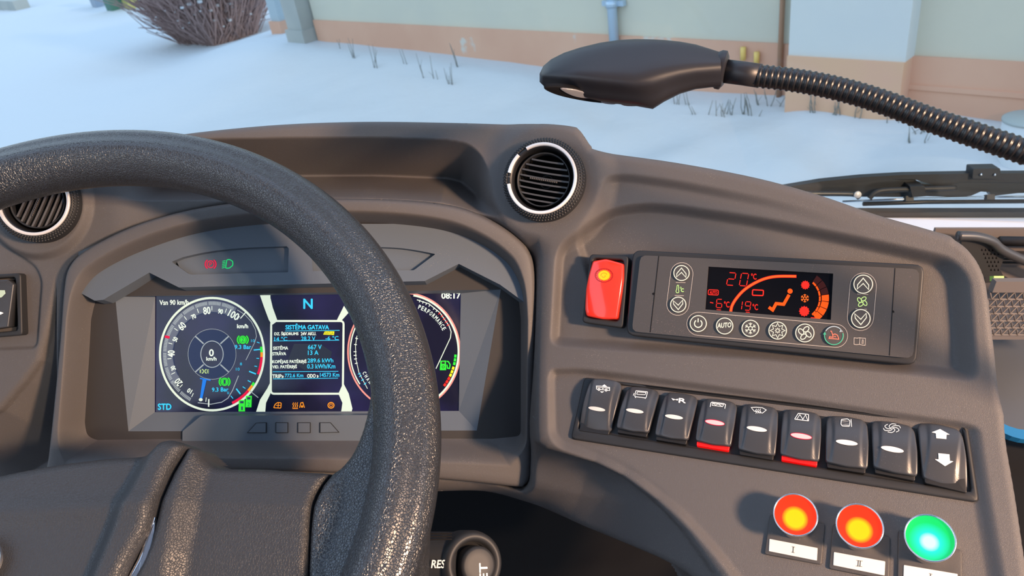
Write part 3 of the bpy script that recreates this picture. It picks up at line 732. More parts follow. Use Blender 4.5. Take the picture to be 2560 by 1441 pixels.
vent((1362, 452), None, nV, 'round air vent with slim silver ring on top of the dash', -0.12, 0.0335, [(-180 + 12, 122), (139, 173), (180 - 0.0, 180.1)], [-.016, -.0118, -.0072, -.0026, .0020, .0066, .0112, .0158], 0.598)
vent((101, 508), None, w2c(np.array([0.10, -0.85, 0.52])), 'round air vent half hidden behind the steering wheel rim', 1.2, 0.0325, [(0, 360)], [-.016, -.0118, -.0072, -.0026, .0020, .0066, .0112], ZT - .010)

# ------------------------------------------------------------------ climate control panel
def U(px, off=0.0): return KU.px(np.array(px, float), off)
SURF = -0.0108                                 # floor of the recess, measured from the console plane
clim = thing('climate_control_panel', 'dark climate control panel with red lit display on the console', 'control panel', c2w(KU.hit(np.array([1940., 775.]), SURF)))
KUo = Plane(KU.P, KU.n, aC)
houseO = resample(round_poly(U([(1590, 631), (2305, 668), (2284, 915), (1573, 840)], SURF), .006), 160)
faceO = resample(round_poly(U([(1601, 638), (2300, 673), (2283, 897), (1579, 829)], .0045), .0045), 160)
pad(KUo, houseO, 0.0016, SURF - .004, .0015, draft=0.0).obj('housing', 'rubber', clim, sharp=40)
HF_ = 0.0040
lcdq = [(1771, 667), (2083, 684.5), (2077, 800), (1763, 774)]
def face_plate():
    h = U(lcdq, HF_)
    L = [[Vector((p[0], p[1], 0)) for p in l] for l in (faceO, h)]
    tri = tessellate_polygon(L); A = np.vstack([faceO, h]); n = len(A)
    V = np.vstack([KUo.at(A, np.full(n, HF_)), KUo.at(A, np.full(n, HF_ - .0022))])
    Fc = [tuple(t) for t in tri]; k = 0
    for l in (faceO, h):
        for i in range(len(l)): j = (i + 1) % len(l); Fc.append((k + i, k + j, n + k + j, n + k + i))
        k += len(l)
    o = obj('faceplate', V, Fc, 'house', clim, smooth=False); bm_fix(o); return o
face_plate()
hitF = lambda h: (lambda p: KUo.hit(p, h))
D4 = zz(1560, 620, 4.8025); E5 = zz(1740, 640, 5.5425); F6 = zz(2040, 640, 5.147)
lcd = prism([(1766, 662), (2088, 680), (2082, 806), (1758, 779)], [], Plane(KUo.hit(np.array([1900., 730.]), HF_ - .0016), KU.n), .001, 'display', 'lcd', clim)
gk = Ink(hitF(HF_ + .0002))
for s_ in (D4([(418, 98), (315, 1015)]), F6([(1018, 158), (945, 1285)])): gk.stroke(s_, 1.6)
gk.stroke([(1632, 733), (1635, 737)], 5); gk.stroke(F6([(985, 705), (1003, 730)]), 4)
gk.done('seam_line', 'deep', clim)
def ell(c, rx, ry, n=40): return [(c[0] + rx * math.cos(t), c[1] + ry * math.sin(t)) for t in np.linspace(0, 2 * math.pi, n, endpoint=False)]
def stadium(c1_, c2_, r, k=1.0):
    c1_, c2_ = np.array(c1_, float), np.array(c2_, float); u = (c2_ - c1_) / np.linalg.norm(c2_ - c1_); a0 = math.atan2(u[1], u[0]); out = []
    for c, s0 in ((c2_, a0 - math.pi / 2), (c1_, a0 + math.pi / 2)):
        for i in range(13): t = s0 + math.pi * i / 12; out.append((c[0] + r * math.cos(t), c[1] + r * math.sin(t) * k))
    return out
gk = Ink(hitF(HF_ + .0002))
gk.stroke(stadium((1704.5, 685), (1694.5, 761), 28), 1.3, True); gk.stroke(stadium((2158, 716), (2151, 794), 33), 1.3, True)
gk.stroke(stadium((1746, 810), (2090, 840), 29), 1.3, True)
gk.stroke(D4([(622, 415), (738, 418)]), 1.4); gk.stroke(D4([(608, 572), (718, 575)]), 1.4); gk.stroke(F6([(530, 492), (672, 500)]), 1.4); gk.stroke(F6([(510, 682), (655, 688)]), 1.4)
gk.stroke(F6([(490, 1055), (528, 1060), (562, 1055), (598, 1060), (636, 1062), (632, 1152), (598, 1150), (560, 1140), (520, 1145), (488, 1138)]), 1.5, True); gk.stroke(F6([(565, 1058), (560, 1140)]), 1.5)
gk.rtext('i', F6([(600, 1105)])[0], (0.05, -1), 10, 5, .5)
gk.done('outline_print', 'e_line', clim)
def fan(gk, c, r, w, ang=0.4, ky=1.0):
    for k_ in range(4):
        t = ang + k_ * math.pi / 2; pts = []
        for q in np.linspace(0, 2 * math.pi, 18, endpoint=False):
            lx, ly = .56 * r + .44 * r * math.cos(q), .33 * r * math.sin(q) + .12 * r * math.cos(q)
            pts.append((c[0] + lx * math.cos(t) - ly * math.sin(t), c[1] + (lx * math.sin(t) + ly * math.cos(t)) * ky))
        gk.stroke(pts, w, True)
def flake(gk, c, r, w):
    for k_ in range(6):
        t = math.pi / 2 + k_ * math.pi / 3; P = lambda q, e=0: (c[0] + r * q * math.cos(t + e), c[1] + r * q * math.sin(t + e))
        gk.stroke([P(.38), P(1)], w); gk.stroke([P(.92, .32), P(.62), P(.92, -.32)], w * .9)
    gk.stroke([(c[0] + r * .36 * math.cos(math.pi / 2 + k_ * math.pi / 3), c[1] + r * .36 * math.sin(math.pi / 2 + k_ * math.pi / 3)) for k_ in range(6)], w, True)
def star(gk, c, r0, r1, n, w, ky=1): gk.stroke([(c[0] + (r0 if i % 2 else r1) * math.cos(math.pi * i / n), c[1] + ky * (r0 if i % 2 else r1) * math.sin(math.pi * i / n)) for i in range(2 * n)], w, True)
btn_list = [('up', (1703.7, 683), 20.6), ('down', (1695.5, 762), 20.6), ('up', (2158, 711), 25), ('down', (2152, 797), 25), ('power', (1745.5, 809.5), 21.8), ('AUTO', (1811.5, 815.5), 22), ('snow', (1876, 821.5), 22.5), ('sun', (1944, 827), 23.5), ('fan', (2012, 833), 24.5), ('air', (2084.5, 839.5), 25)]
for kind, c, r in btn_list:
    b_o = pad(KUo, U(ell(c, r * 1.04, r * 1.02), HF_ + .0006), HF_ + .0011, HF_ - .001, .0005, rings=3).obj('button', 'house', clim)
    gk = Ink(hitF(HF_ + .00135)); x, y = c
    if kind != 'air': gk.arc(c, r * .93, r * .91, 0, 360, 2.3, 44)
    if kind in ('up', 'down'):
        s_ = 1 if kind == 'up' else -1; k_ = r / 20.6
        P_ = [(0, -12.5), (11.5, 2), (11, 11), (0, -1.5), (-12.5, 10), (-11.5, 1)]
        gk.stroke([(x + a * k_, y + s_ * b * k_) for a, b in P_], 2.2 * k_ ** .5, True)
    if kind == 'power': gk.arc((x, y), 9.5, 9.5, 125, 415, 2.8, 24); gk.stroke([(x, y - 13), (x - .5, y - 3)], 2.8)
    if kind == 'AUTO': gk.text('AUTO', x - 18, y - 7, x + 16, y + 5, (1, -2), .5)
    if kind == 'snow': flake(gk, c, 14.5, 2.1)
    if kind == 'sun': star(gk, c, 11, 18.5, 8, 1.9); star(gk, c, 3.5, 7, 8, 1.6)
    if kind == 'fan': fan(gk, c, 17.5, 2.4, .35)
    if kind != 'air': gk.done('icon_print', 'e_pale', b_o)
    else:
        gk.stroke([(x - 9, y - 11), (x - 6, y - 11), (x - 3, y - 2), (x + 3, y - 4), (x + 9, y - 1), (x + 12, y + 7), (x + 12, y + 9), (x - 12, y + 7), (x - 11, y + 3), (x - 2, y + 4), (x - 3, y - 2)], 2.4); gk.stroke([(x, y + 2), (x + 6, y + 3)], 2)
        gk.done('icon_print', 'e_salmon', b_o)
        gk = Ink(hitF(HF_ + .00135)); gk.arc(c, r * .93, r * .91, 165, 375, 2.2, 24); gk.poly([(x - 27, y - 3), (x - 22, y - 10), (x - 19, y - 2)]); gk.done('arrow_print', 'e_mint', b_o)
        gk = Ink(hitF(HF_ + .00135)); gk.arc(c, r * .93, r * .91, 30, 150, 2.4, 16); gk.poly([(x + 17, y - 17), (x + 23, y - 10), (x + 14, y - 9)]); gk.done('arrow_print', mat('print_ice', (.4, .5, .55), .5), b_o)
gk = Ink(hitF(HF_ + .0003)); fan(gk, (2155.5, 754.5), 14, 2, .5)
gk.stroke(round_poly(D4([(638, 448), (655, 448), (652, 500), (660, 520), (655, 540), (630, 540), (622, 520), (632, 500)]), 2), 1.8, True); gk.arc(D4([(680, 480)])[0], 2, 2, 0, 360, 1, 10); gk.text('c', *D4([(682, 488)])[0], *D4([(718, 530)])[0], (0, 0), .3)
gk.done('lime_icon_print', 'e_lime', clim)
# red readouts
dl = lambda h=.0003: Ink(lambda p: KUo.hit(p, HF_ - .0016 + h))
SEG = {'a': ((0, 0), (1, 0)), 'b': ((1, 0), (1, 1)), 'c': ((1, 1), (1, 2)), 'd': ((0, 2), (1, 2)), 'e': ((0, 1), (0, 2)), 'f': ((0, 0), (0, 1)), 'g': ((0, 1), (1, 1))}
NUM = {'2': 'abged', '0': 'abcdef', '6': 'afgedc', '1': 'bc', '9': 'abcdfg'}
def digit(gk, ch, x, y, w, h, sh, w_):
    for s_ in NUM[ch]:
        (ax, ay), (bx, by) = SEG[s_]
        p = np.array([x + ax * w - sh * ay / 2, y + ay * h / 2 + ax * h * .04]); q = np.array([x + bx * w - sh * by / 2, y + by * h / 2 + bx * h * .04]); d = (q - p) * .10
        gk.stroke([p + d, q - d], w_)
gk = dl(); e5 = lambda x, y: E5([(x, y)])[0]
digit(gk, '2', *e5(455, 232), 18, 31, 6, 2.2); digit(gk, '0', *e5(632, 240), 18, 31, 6, 2.2)
digit(gk, '6', *e5(290, 600), 13.5, 21, 2, 2); digit(gk, '1', *e5(590, 625), 10, 21, 3, 2); digit(gk, '9', *e5(690, 635), 13, 21, 3, 2)
gk.stroke(E5([(195, 645), (240, 655)]), 2.4)
for x, y in ((765, 245), (390, 632), (785, 668)):
    px_, py_ = e5(x, y); gk.text('°C', px_, py_, px_ + 13, py_ + 15, (0, 0), .4)
gk.stroke(round_poly(E5([(172, 470), (310, 475), (308, 545), (168, 538)]), 3), 2, True); gk.text('AUTO', *E5([(190, 488)])[0], *E5([(292, 530)])[0], (0, 0), .2)
gk.stroke(round_poly(E5([(785, 470), (935, 478), (930, 552), (780, 546)]), 3), 3, True)
gk.stroke(E5([(285, 745), (345, 750)]), 1.6); gk.stroke(E5([(285, 762), (345, 768)]), 1.4); gk.stroke(E5([(690, 778), (745, 782)]), 1.6); gk.stroke(E5([(690, 792), (745, 796)]), 1.2); gk.stroke(E5([(1590, 858), (1680, 864)]), 2.4)
for c_, r_ in ((e5(1515, 405), 9), (e5(1500, 768), 11)): gk.disc(c_, r_, r_); star(gk, c_, r_ - .5, r_ + 1.8, 12, 1.2)
gk.done('red_lettering', 'e_red', lcd)
gk = dl(.0005)
gk.stroke(cat_rom(E5([(480, 778), (500, 690), (560, 590), (660, 480), (800, 385), (960, 315), (1130, 285), (1385, 284)]), 8), 4.6)
flake(gk, e5(1508, 588), 10.5, 2.2)
gk.done('orange_arc_marking', mat('glow_amber', (0, 0, 0), .4, emit=(1.0, 0.16, 0.01)), lcd)
gk = dl(.00035); gk.stroke(cat_rom(E5([(480, 778), (500, 690), (560, 590), (660, 480), (800, 385), (960, 315), (1130, 285), (1392, 284)]), 8), 7.5); gk.done('arc_edge_marking', 'e_red', lcd)
gk = dl(.0005); gk.disc(e5(1303, 490), 6.6, 6.4)
gk.stroke(E5([(1008, 712), (1062, 750), (1110, 662), (1215, 672), (1290, 540)]), 8)
cc = e5(1460, 590)
for k_ in range(7): gk.annular(cc, 44, 48.5, 1.08, 52 - 15.5 * k_, 52 - 15.5 * k_ - 13.5, 5)
for k_ in range(4): gk.annular(cc, 51, 69, 1.0, 8 - 16 * k_, 8 - 16 * k_ - 14.5, 5)
gk.done('seated_figure_print', 'e_seg', lcd)
gk = dl(.0004)
for k_ in range(3): gk.annular(cc, 51, 69, 1.0, 56 - 16 * k_, 56 - 16 * k_ - 14.5, 5)
gk.done('unlit_segment_marking', 'e_dimred', lcd)

# ------------------------------------------------------------------ red rocker switch beside the panel
G5 = zz(1400, 600, 5.765)
red = thing('emergency_switch', 'glossy red rocker switch with a lit round lens in a black frame', 'switch', c2w(KU.hit(np.array([1508., 735.]), SURF)))
ro = resample(round_poly(U(G5([(425, 200), (990, 232), (905, 1275), (310, 1190)]), .0), .003), 96)
ri = resample(round_poly(U(G5([(475, 262), (915, 285), (840, 1175), (365, 1110)]), .0), .003), 96)
ring_frame(KUo, ro, ri, -.0010, SURF - .003, .0012).obj('frame', 'rubber', red)
rb = round_poly(U(G5([(462, 300), (655, 272), (905, 338), (905, 560), (880, 760), (815, 1135), (600, 1140), (370, 1095), (350, 1000), (370, 700), (410, 500)]), .004), .0012, 4)
rc = rb.mean(0)
def rtop(S): t = S[:, 1] - rc[1]; s = S[:, 0] - rc[0]; return .0058 - 4.5 * t * t - 14 * s * s
rk = pad(KUo, resample(rb, 90), rtop, SURF, .0014, rings=8).obj('rocker', 'red', red, sharp=60)
def on_top(top, h, pl=KUo):
    def f(p):
        p = np.asarray(p, float); off = np.zeros(len(p))
        for _ in range(4): off = top(pl.px(p, off)) + h
        return pl.hit(p, off)
    return f
lc = np.array(G5([(635, 512)])[0])
gk = Ink(on_top(rtop, .0003)); gk.arc(lc, 22, 17, 0, 360, 1.3, 40)
for i in range(20): t = 2 * math.pi * i / 20; gk.stroke([(lc[0] + r * math.cos(t), lc[1] + .78 * r * math.sin(t)) for r in (18, 20)], 1.2)
gk.done('lens_ring_marking', mat('dark_red', (.25, .005, .005), .4), rk)
gk = Ink(on_top(rtop, .0004)); gk.disc(lc, 13.5, 11.5)
for i in range(26): t = 2 * math.pi * i / 26; gk.stroke([(lc[0] + r * math.cos(t), lc[1] + .85 * r * math.sin(t)) for r in (13, 16)], 1.4)
gk.done('lit_lens', mat('glow_amber_lens', (.2, .1, 0), .3, emit=(1.0, .62, .01)), rk)
gk = Ink(on_top(rtop, .0006)); gk.arc(lc, 8, 6, 20, 200, 1.6, 10); gk.arc((lc[0] - 1, lc[1] + 2), 4, 3, 180, 400, 1.6, 10); gk.done('lens_marking', mat('glow_orange_lens', (.2, .05, 0), .3, emit=(1.0, .30, .01)), rk)

# ------------------------------------------------------------------ row of rocker switches
LS = -0.0060
KLo = Plane(KL.P, KL.n, aC)
def Lp(px, off=0.0): return KLo.px(np.array(px, float), off)
fr = thing('switch_frame', 'long black mounting frame holding the row of nine rockers', 'frame', c2w(KLo.hit(np.array([1930., 1180.]), LS)))
fo = resample(round_poly(Lp([(1461, 944), (2418, 1060), (2447, 1258), (1427, 1098)], LS + .002), .003), 240)
fi = resample(round_poly(Lp([(1480, 955), (2404, 1068), (2428, 1232), (1446, 1074)], LS + .002), .002), 240)
ring_frame(KLo, fo, fi, LS + .0035, LS - .004, .0014).obj('mounting_frame', 'rubber', fr)
pad(KLo, fi, LS + .0014, LS - .004, .0002, rings=3).obj('frame_floor', 'black', fr)
mk = [(1492, 1023), (1587, 1028), (1685, 1043), (1787, 1057), (1892, 1073), (2003, 1091), (2117, 1107), (2231, 1124), (2356, 1132)]
quads = [[(1476, 946), (1557, 954), (1529, 1080), (1443, 1066)], [(1570, 964), (1649, 974), (1624, 1082), (1535, 1068)], [(1664, 978), (1746, 989), (1723, 1100), (1632, 1086)], [(1757, 993), (1844, 1005), (1830, 1116), (1734, 1100)],
         [(1857, 1006), (1945, 1019), (1943, 1139), (1840, 1122)], [(1958, 1019), (2054, 1034), (2052, 1153), (1947, 1136)], [(2066, 1035), (2170, 1050), (2173, 1171), (2062, 1155)], [(2178, 1046), (2288, 1066), (2298, 1190), (2182, 1168)], [(2291, 1048), (2408, 1078), (2423, 1220), (2306, 1198)]]
names = ['black rocker switch with a raised and lowered bus symbol, leftmost in the row', 'black rocker switch with a bus front symbol, second in the row', 'black rocker switch with a horn and letter R', 'black rocker switch with a bus kneeling symbol and pink lit lens',
         'black rocker switch with the windscreen heating symbol', 'black rocker switch with a zigzag in a screen, pink lit lens', 'black rocker switch with the heated mirror symbol', 'black rocker switch with a spiral fan symbol', 'wide black rocker switch with white up and down arrows']
for i, q in enumerate(quads):
    last = i == 8; first = i == 0
    up = .0135 if not last else .0125
    root = thing('rocker_switch', names[i], 'switch', c2w(KLo.hit(np.array(mk[i], float), LS)), 'rocker switches in the long frame')
    Q = Lp(q, up - .003 + LS); ctr = Q.mean(0)
    ax = (Q[1] + Q[2] - Q[0] - Q[3]) / 2; ay = (Q[0] + Q[1] - Q[2] - Q[3]) / 2; w = np.linalg.norm(ax); l = np.linalg.norm(ay); ax /= w; ay /= l
    tilt = -.16 if not first else .13
    if last: tilt = -.02
    hl = l / 2
    hs = np.array([tilt * hl - 11 * hl * hl] * 2 + [-tilt * hl - 11 * hl * hl] * 2) * .8
    Q = Lp(q, up - .003 + LS + hs); ctr = Q.mean(0)
    ax = (Q[1] + Q[2] - Q[0] - Q[3]) / 2; ay = (Q[0] + Q[1] - Q[2] - Q[3]) / 2; w = np.linalg.norm(ax); l = np.linalg.norm(ay); ax /= w; ay /= l
    hw, hl = w / 2, l / 2
    loc = [(-hw * .80, hl * 1.0), (0, hl * 1.06), (hw * .80, hl * 1.0), (hw * .97, hl * .80), (hw * 1.0, 0), (hw * .97, -hl * .92), (hw * .90, -hl * .99), (0, -hl * 1.05), (-hw * .90, -hl * .99), (-hw * .97, -hl * .92), (-hw * 1.0, 0), (-hw * .97, hl * .80)]
    O = np.array([ctr + a * ax + b * ay for a, b in round_poly(loc, .0022, 4)])
    tilt = -.16 if not first else .13
    if last: tilt = -.02
    def top(S, ctr=ctr, ax=ax, ay=ay, tilt=tilt, hl=hl, hw=hw, up=up):
        d = S - ctr; s = d @ ax / hw; t = d @ ay
        side = sstep(.66 - .10 * (1 - (t / hl) ** 2), .80 - .08 * (1 - (t / hl) ** 2), np.abs(s))
        return LS + up - .003 + tilt * t - 11 * t * t - .0009 * side - .0006 * s * s
    O = resample(O, 80)
    # front skirt and body below
    body = np.array([ctr + a * ax + b * ay for a, b in round_poly([(-hw * .88, hl * .5), (hw * .88, hl * .5), (hw * .88, -hl * 1.14), (-hw * .88, -hl * 1.14)], .001, 2)])
    # dense top so the side creases show
    mb = MB(); N = 80; lay = []
    bt = top(O) - .0040
    lay.append(KLo.at(poly_normal_inset(O, .0006), bt)); lay.append(KLo.at(O, bt + .0005))
    for k_ in range(4):
        a = k_ / 3 * math.pi / 2; P_ = poly_normal_inset(O, .0009 * (1 - math.cos(a))); lay.append(KLo.at(P_, top(P_) - .0009 * (1 - math.sin(a))))
    cen = P_.mean(0)
    for k_ in range(1, 16): R_ = cen + (P_ - cen) * (1 - k_ / 16); lay.append(KLo.at(R_, top(R_)))
    V = np.concatenate(lay + [KLo.at(cen[None], top(cen[None]))]); L_ = len(lay)
    Fc = [(a * N + b, a * N + (b + 1) % N, (a + 1) * N + (b + 1) % N, (a + 1) * N + b) for a in range(L_ - 1) for b in range(N)] + [((L_ - 1) * N + b, (L_ - 1) * N + (b + 1) % N, L_ * N) for b in range(N)] + [tuple(range(N))[::-1]]
    rko = obj('rocker', V, Fc, 'rocker', root)
    lit = i in (3, 5)
    pad(KLo, body, LS + .0058 if not first else LS + .004, LS, .0004, rings=2).obj('body', 'redlit' if lit else 'black', root)
    hit = on_top(top, .00045, KLo); m0 = mk[i]
    if not last:
        gk = Ink(hit); vx = np.array(q[2]) - np.array(q[3]); vx = vx / np.linalg.norm(vx); vy = np.array([-vx[1], vx[0]]); L0 = np.linalg.norm(np.array(q[2]) - np.array(q[3])) * .245
        gk._add([tuple(np.array(m0) + L0 * math.cos(t) * vx + L0 * .23 * math.sin(t) * vy) for t in np.linspace(0, 2 * math.pi, 32, endpoint=False)] + [m0], [(a, (a + 1) % 32, 32) for a in range(32)])
        gk.done('indicator_lens', 'pinklit' if lit else 'ivory', rko)
        if lit:
            gk = Ink(on_top(top, .0003, KLo)); gk._add([tuple(np.array(m0) + L0 * 1.06 * math.cos(t) * vx + (L0 * .23 + 1.6) * math.sin(t) * vy) for t in np.linspace(0, 2 * math.pi, 32, endpoint=False)] + [m0], [(a, (a + 1) % 32, 32) for a in range(32)]); gk.done('lens_edge', M['e_crim'], rko)
    gk = Ink(hit)
    H7 = zz(1420, 930, 5.3333); H8 = zz(1900, 1000, 4.5714)
    if i == 0:
        gk.stroke(H7([(378, 190), (440, 192), (555, 210), (555, 250), (380, 232)]), 1.6, True); gk.stroke(H7([(385, 205), (550, 222)]), 1.3); gk.poly(H7([(450, 192), (485, 168), (520, 196)])); gk.poly(H7([(425, 262), (483, 264), (452, 282)]))
        for c_ in H7([(412, 236), (508, 246)]): gk.arc(c_, 2.8, 2.8, 0, 360, 1.3, 12)
        gk.disc(H7([(465, 222)])[0], 1.6, 1.6)
    if i == 1:
        gk.stroke(round_poly(H7([(905, 252), (1062, 268), (1040, 350), (888, 332)]), 2), 1.7, True); gk.stroke(round_poly(H7([(925, 268), (1042, 278), (1028, 306), (915, 300)]), 1), 1.5, True); gk.stroke(H7([(882, 285), (870, 318)]), 1.6); gk.stroke(H7([(900, 338), (898, 348)]), 2); gk.stroke(H7([(1030, 350), (1028, 360)]), 2)
    if i == 2:
        gk.text('R', *H7([(1475, 352)])[0], *H7([(1568, 410)])[0], (1, 1.5), .6); gk.poly(H7([(1378, 352), (1432, 368), (1470, 360), (1462, 385), (1430, 374), (1400, 382)]))
    if i == 3:
        gk.stroke(H7([(1895, 468), (1905, 415), (1920, 405), (2080, 425), (2100, 438), (2090, 492)]), 1.8); gk.stroke(H7([(1925, 418), (2075, 437), (2062, 465), (1922, 448)]), 1.4, True); gk.stroke(H7([(1935, 425), (1970, 445), (2000, 430), (2050, 460)]), 1.3)
    if i == 4:
        gk.stroke(E8 := zz(1660, 935, 2.844)([(620, 240), (655, 238), (700, 242), (727, 258), (700, 280), (640, 265)]), 1.6, True)
        for dx in (0, 14, 28): gk.stroke(zz(1660, 935, 2.844)([(658 + dx, 250), (652 + dx, 262), (660 + dx, 270), (652 + dx, 282)]), 1.6)
    if i == 5:
        gk.stroke(round_poly(H8([(438, 155), (555, 168), (555, 242), (395, 222)]), 1.5), 1.8, True); gk.stroke(H8([(420, 222), (455, 170), (490, 225), (520, 172), (545, 235)]), 1.5)
    if i == 6:
        gk.stroke(round_poly(H8([(930, 225), (1000, 218), (1028, 240), (1022, 305), (940, 300), (925, 280)]), 2), 1.7, True); gk.stroke(H8([(1040, 222), (1046, 310)]), 1.6); gk.stroke(H8([(935, 240), (1020, 245), (935, 262), (1020, 270), (935, 285), (1015, 292)]), 1.3)
    if i == 7:
        c_ = H8([(1508, 325)])[0]
        for k_ in range(6):
            t0 = k_ * math.pi / 3; gk.stroke([(c_[0] + 21 * r * math.cos(t0 + 1.6 * r), c_[1] + 11 * r * math.sin(t0 + 1.6 * r)) for r in (.1, .3, .5, .7, .9, 1.0)], 1.5)
            gk.stroke([(c_[0] + 21 * math.cos(t0 + 1.6 + u), c_[1] + 11 * math.sin(t0 + 1.6 + u)) for u in (0, .25, .5)], 1.5)
    if i == 8:
        gk.poly(H8([(2058, 335), (2168, 398), (2132, 400), (2130, 450), (2015, 440), (2010, 385), (1962, 372)]))
        gk.poly(H8([(2038, 612), (2165, 625), (2170, 698), (2210, 705), (2115, 760), (1998, 680), (2042, 682)]))
    gk.done('icon_print', 'white', rko)

# ------------------------------------------------------------------ lit push buttons
def glow_lens(name, outer, inner, c, rad):
    m = bpy.data.materials.new(name); m.use_nodes = True; nt = m.node_tree; b = nt.nodes['Principled BSDF']
    b.inputs['Roughness'].default_value = .25; b.inputs['Base Color'].default_value = (*[v * .3 for v in outer], 1)
    g = nt.nodes.new('ShaderNodeNewGeometry'); d = nt.nodes.new('ShaderNodeVectorMath'); d.operation = 'DISTANCE'; d.inputs[1].default_value = tuple(c)
    r = nt.nodes.new('ShaderNodeValToRGB'); mp = nt.nodes.new('ShaderNodeMath'); mp.operation = 'DIVIDE'; mp.inputs[1].default_value = rad
    nt.links.new(g.outputs['Position'], d.inputs[0]); nt.links.new(d.outputs['Value'], mp.inputs[0]); nt.links.new(mp.outputs[0], r.inputs[0])
    e = r.color_ramp.elements; e[0].position = inner[0]; e[0].color = (*inner[1], 1); e[1].position = inner[2]; e[1].color = (*outer, 1)
    if len(inner) > 3: q = r.color_ramp.elements.new(inner[3]); q.color = (*inner[4], 1)
    nt.links.new(r.outputs[0], b.inputs['Emission Color']); b.inputs['Emission Strength'].default_value = 1.0
    return m
I8 = zz(1660, 935, 2.844)
specs = [((1988.5, 1287), .0122, 'I', [(750, 1175), (1092, 1240), (1087, 1330), (745, 1262)], [(735, 1130), (1130, 1200), (1120, 1358), (713, 1282)], 'lit red push button with yellow centre above the label I', 'red'),
         ((2149, 1315), .0124, 'II', [(1208, 1268), (1573, 1335), (1568, 1436), (1203, 1362)], [(1190, 1200), (1600, 1300), (1600, 1470), (1172, 1385)], 'lit red push button with yellow centre above the label II', 'red'),
         ((2325, 1345), .0127, 'I', [(1705, 1360), (2088, 1425), (2085, 1530), (1702, 1460)], [(1665, 1250), (2120, 1400), (2120, 1580), (1660, 1480)], 'lit green push button with white glowing centre at the bottom edge', 'green')]
for c, R, rn, lab, plq, label, colr in specs:
    R *= 1.07
    HB = LS + .0165
    cs = Lp([c], HB)[0]
    root = thing('push_button', label, 'button', c2w(KLo.at(cs[None], np.array([LS]))[0]), 'lit push buttons under the rocker row')
    Qp = Lp(I8(plq), LS + .003); up_ = (Qp[0] - Qp[3]); up_ /= np.linalg.norm(up_)
    Qp2 = np.array([Qp[0] + up_ * .012, Qp[1] + up_ * .012, Qp[2], Qp[3]])
    pad(KLo, round_poly(Qp2, .0015, 3), LS + .0028, LS - .003, .0006, rings=3).obj('base_plate', 'house', root)
    t = np.linspace(0, 2 * math.pi, 64, endpoint=False); ci = np.stack([np.cos(t), np.sin(t)], -1)
    prof = [(R * .98, .0028), (R * .98, .0050), (R * .97, .0090), (R * .99, .0130), (R * 1.04, .0158), (R * 1.035, .0166), (R * .985, .0167), (R * .96, .0158), (R * .95, .0145)]
    V = np.concatenate([KLo.at(cs + ci * r, np.full(64, LS + h)) for r, h in prof]); n_ = 64
    obj('chrome_bezel', V, [(a * n_ + b, a * n_ + (b + 1) % n_, (a + 1) * n_ + (b + 1) % n_, (a + 1) * n_ + b) for a in range(len(prof) - 1) for b in range(n_)], 'chrome', root)
    cw = c2w(KLo.at(cs[None] + np.array([[.0, -.0022]]), np.array([LS + .0145]))[0])
    ml = glow_lens('lit_' + colr + '_lens', (.95, .035, .005), (.40, (1.0, .80, .0), .62), cw, R) if colr == 'red' else glow_lens('lit_green_lens', (.005, .62, .13), (.22, (.85, 1, 1), .85, .42, (.02, .75, .80)), cw, R)
    prof = [(R * .965, .0152), (R * .80, .0149), (R * .45, .0144), (R * .2, .0142)]
    V = np.concatenate([KLo.at(cs + ci * r, np.full(64, LS + h)) for r, h in prof] + [KLo.at(cs[None], np.array([LS + .0141]))])
    obj('lens', V, [(a * n_ + b, a * n_ + (b + 1) % n_, (a + 1) * n_ + (b + 1) % n_, (a + 1) * n_ + b) for a in range(3) for b in range(n_)] + [(3 * n_ + b, 3 * n_ + (b + 1) % n_, 4 * n_) for b in range(n_)], ml, root)
    lp = pad(KLo, round_poly(Lp(I8(lab), LS + .003), .0004, 2), LS + .0032, LS + .0026, .0002, rings=1).obj('label_plate', 'ivory', root, smooth=False)
    Lc = np.mean(I8(lab), 0); gk = Ink(lambda p: KLo.hit(p, LS + .0034))
    hh = 7 if R < .0126 else 7
    for k_ in range(len(rn)):
        xo = (k_ - (len(rn) - 1) / 2) * 5; gk.stroke([(Lc[0] + xo + .5, Lc[1] - hh + xo * .15), (Lc[0] + xo - .5, Lc[1] + hh + xo * .15)], 1.6)
    gk.stroke([(Lc[0] - 4 * len(rn) + .5, Lc[1] - hh - 1), (Lc[0] + 4 * len(rn) + .5, Lc[1] - hh + 1)], 1); gk.stroke([(Lc[0] - 4 * len(rn) - .5, Lc[1] + hh - 1), (Lc[0] + 4 * len(rn) - .5, Lc[1] + hh + 1)], 1)
    gk.done('lettering', 'black', lp)

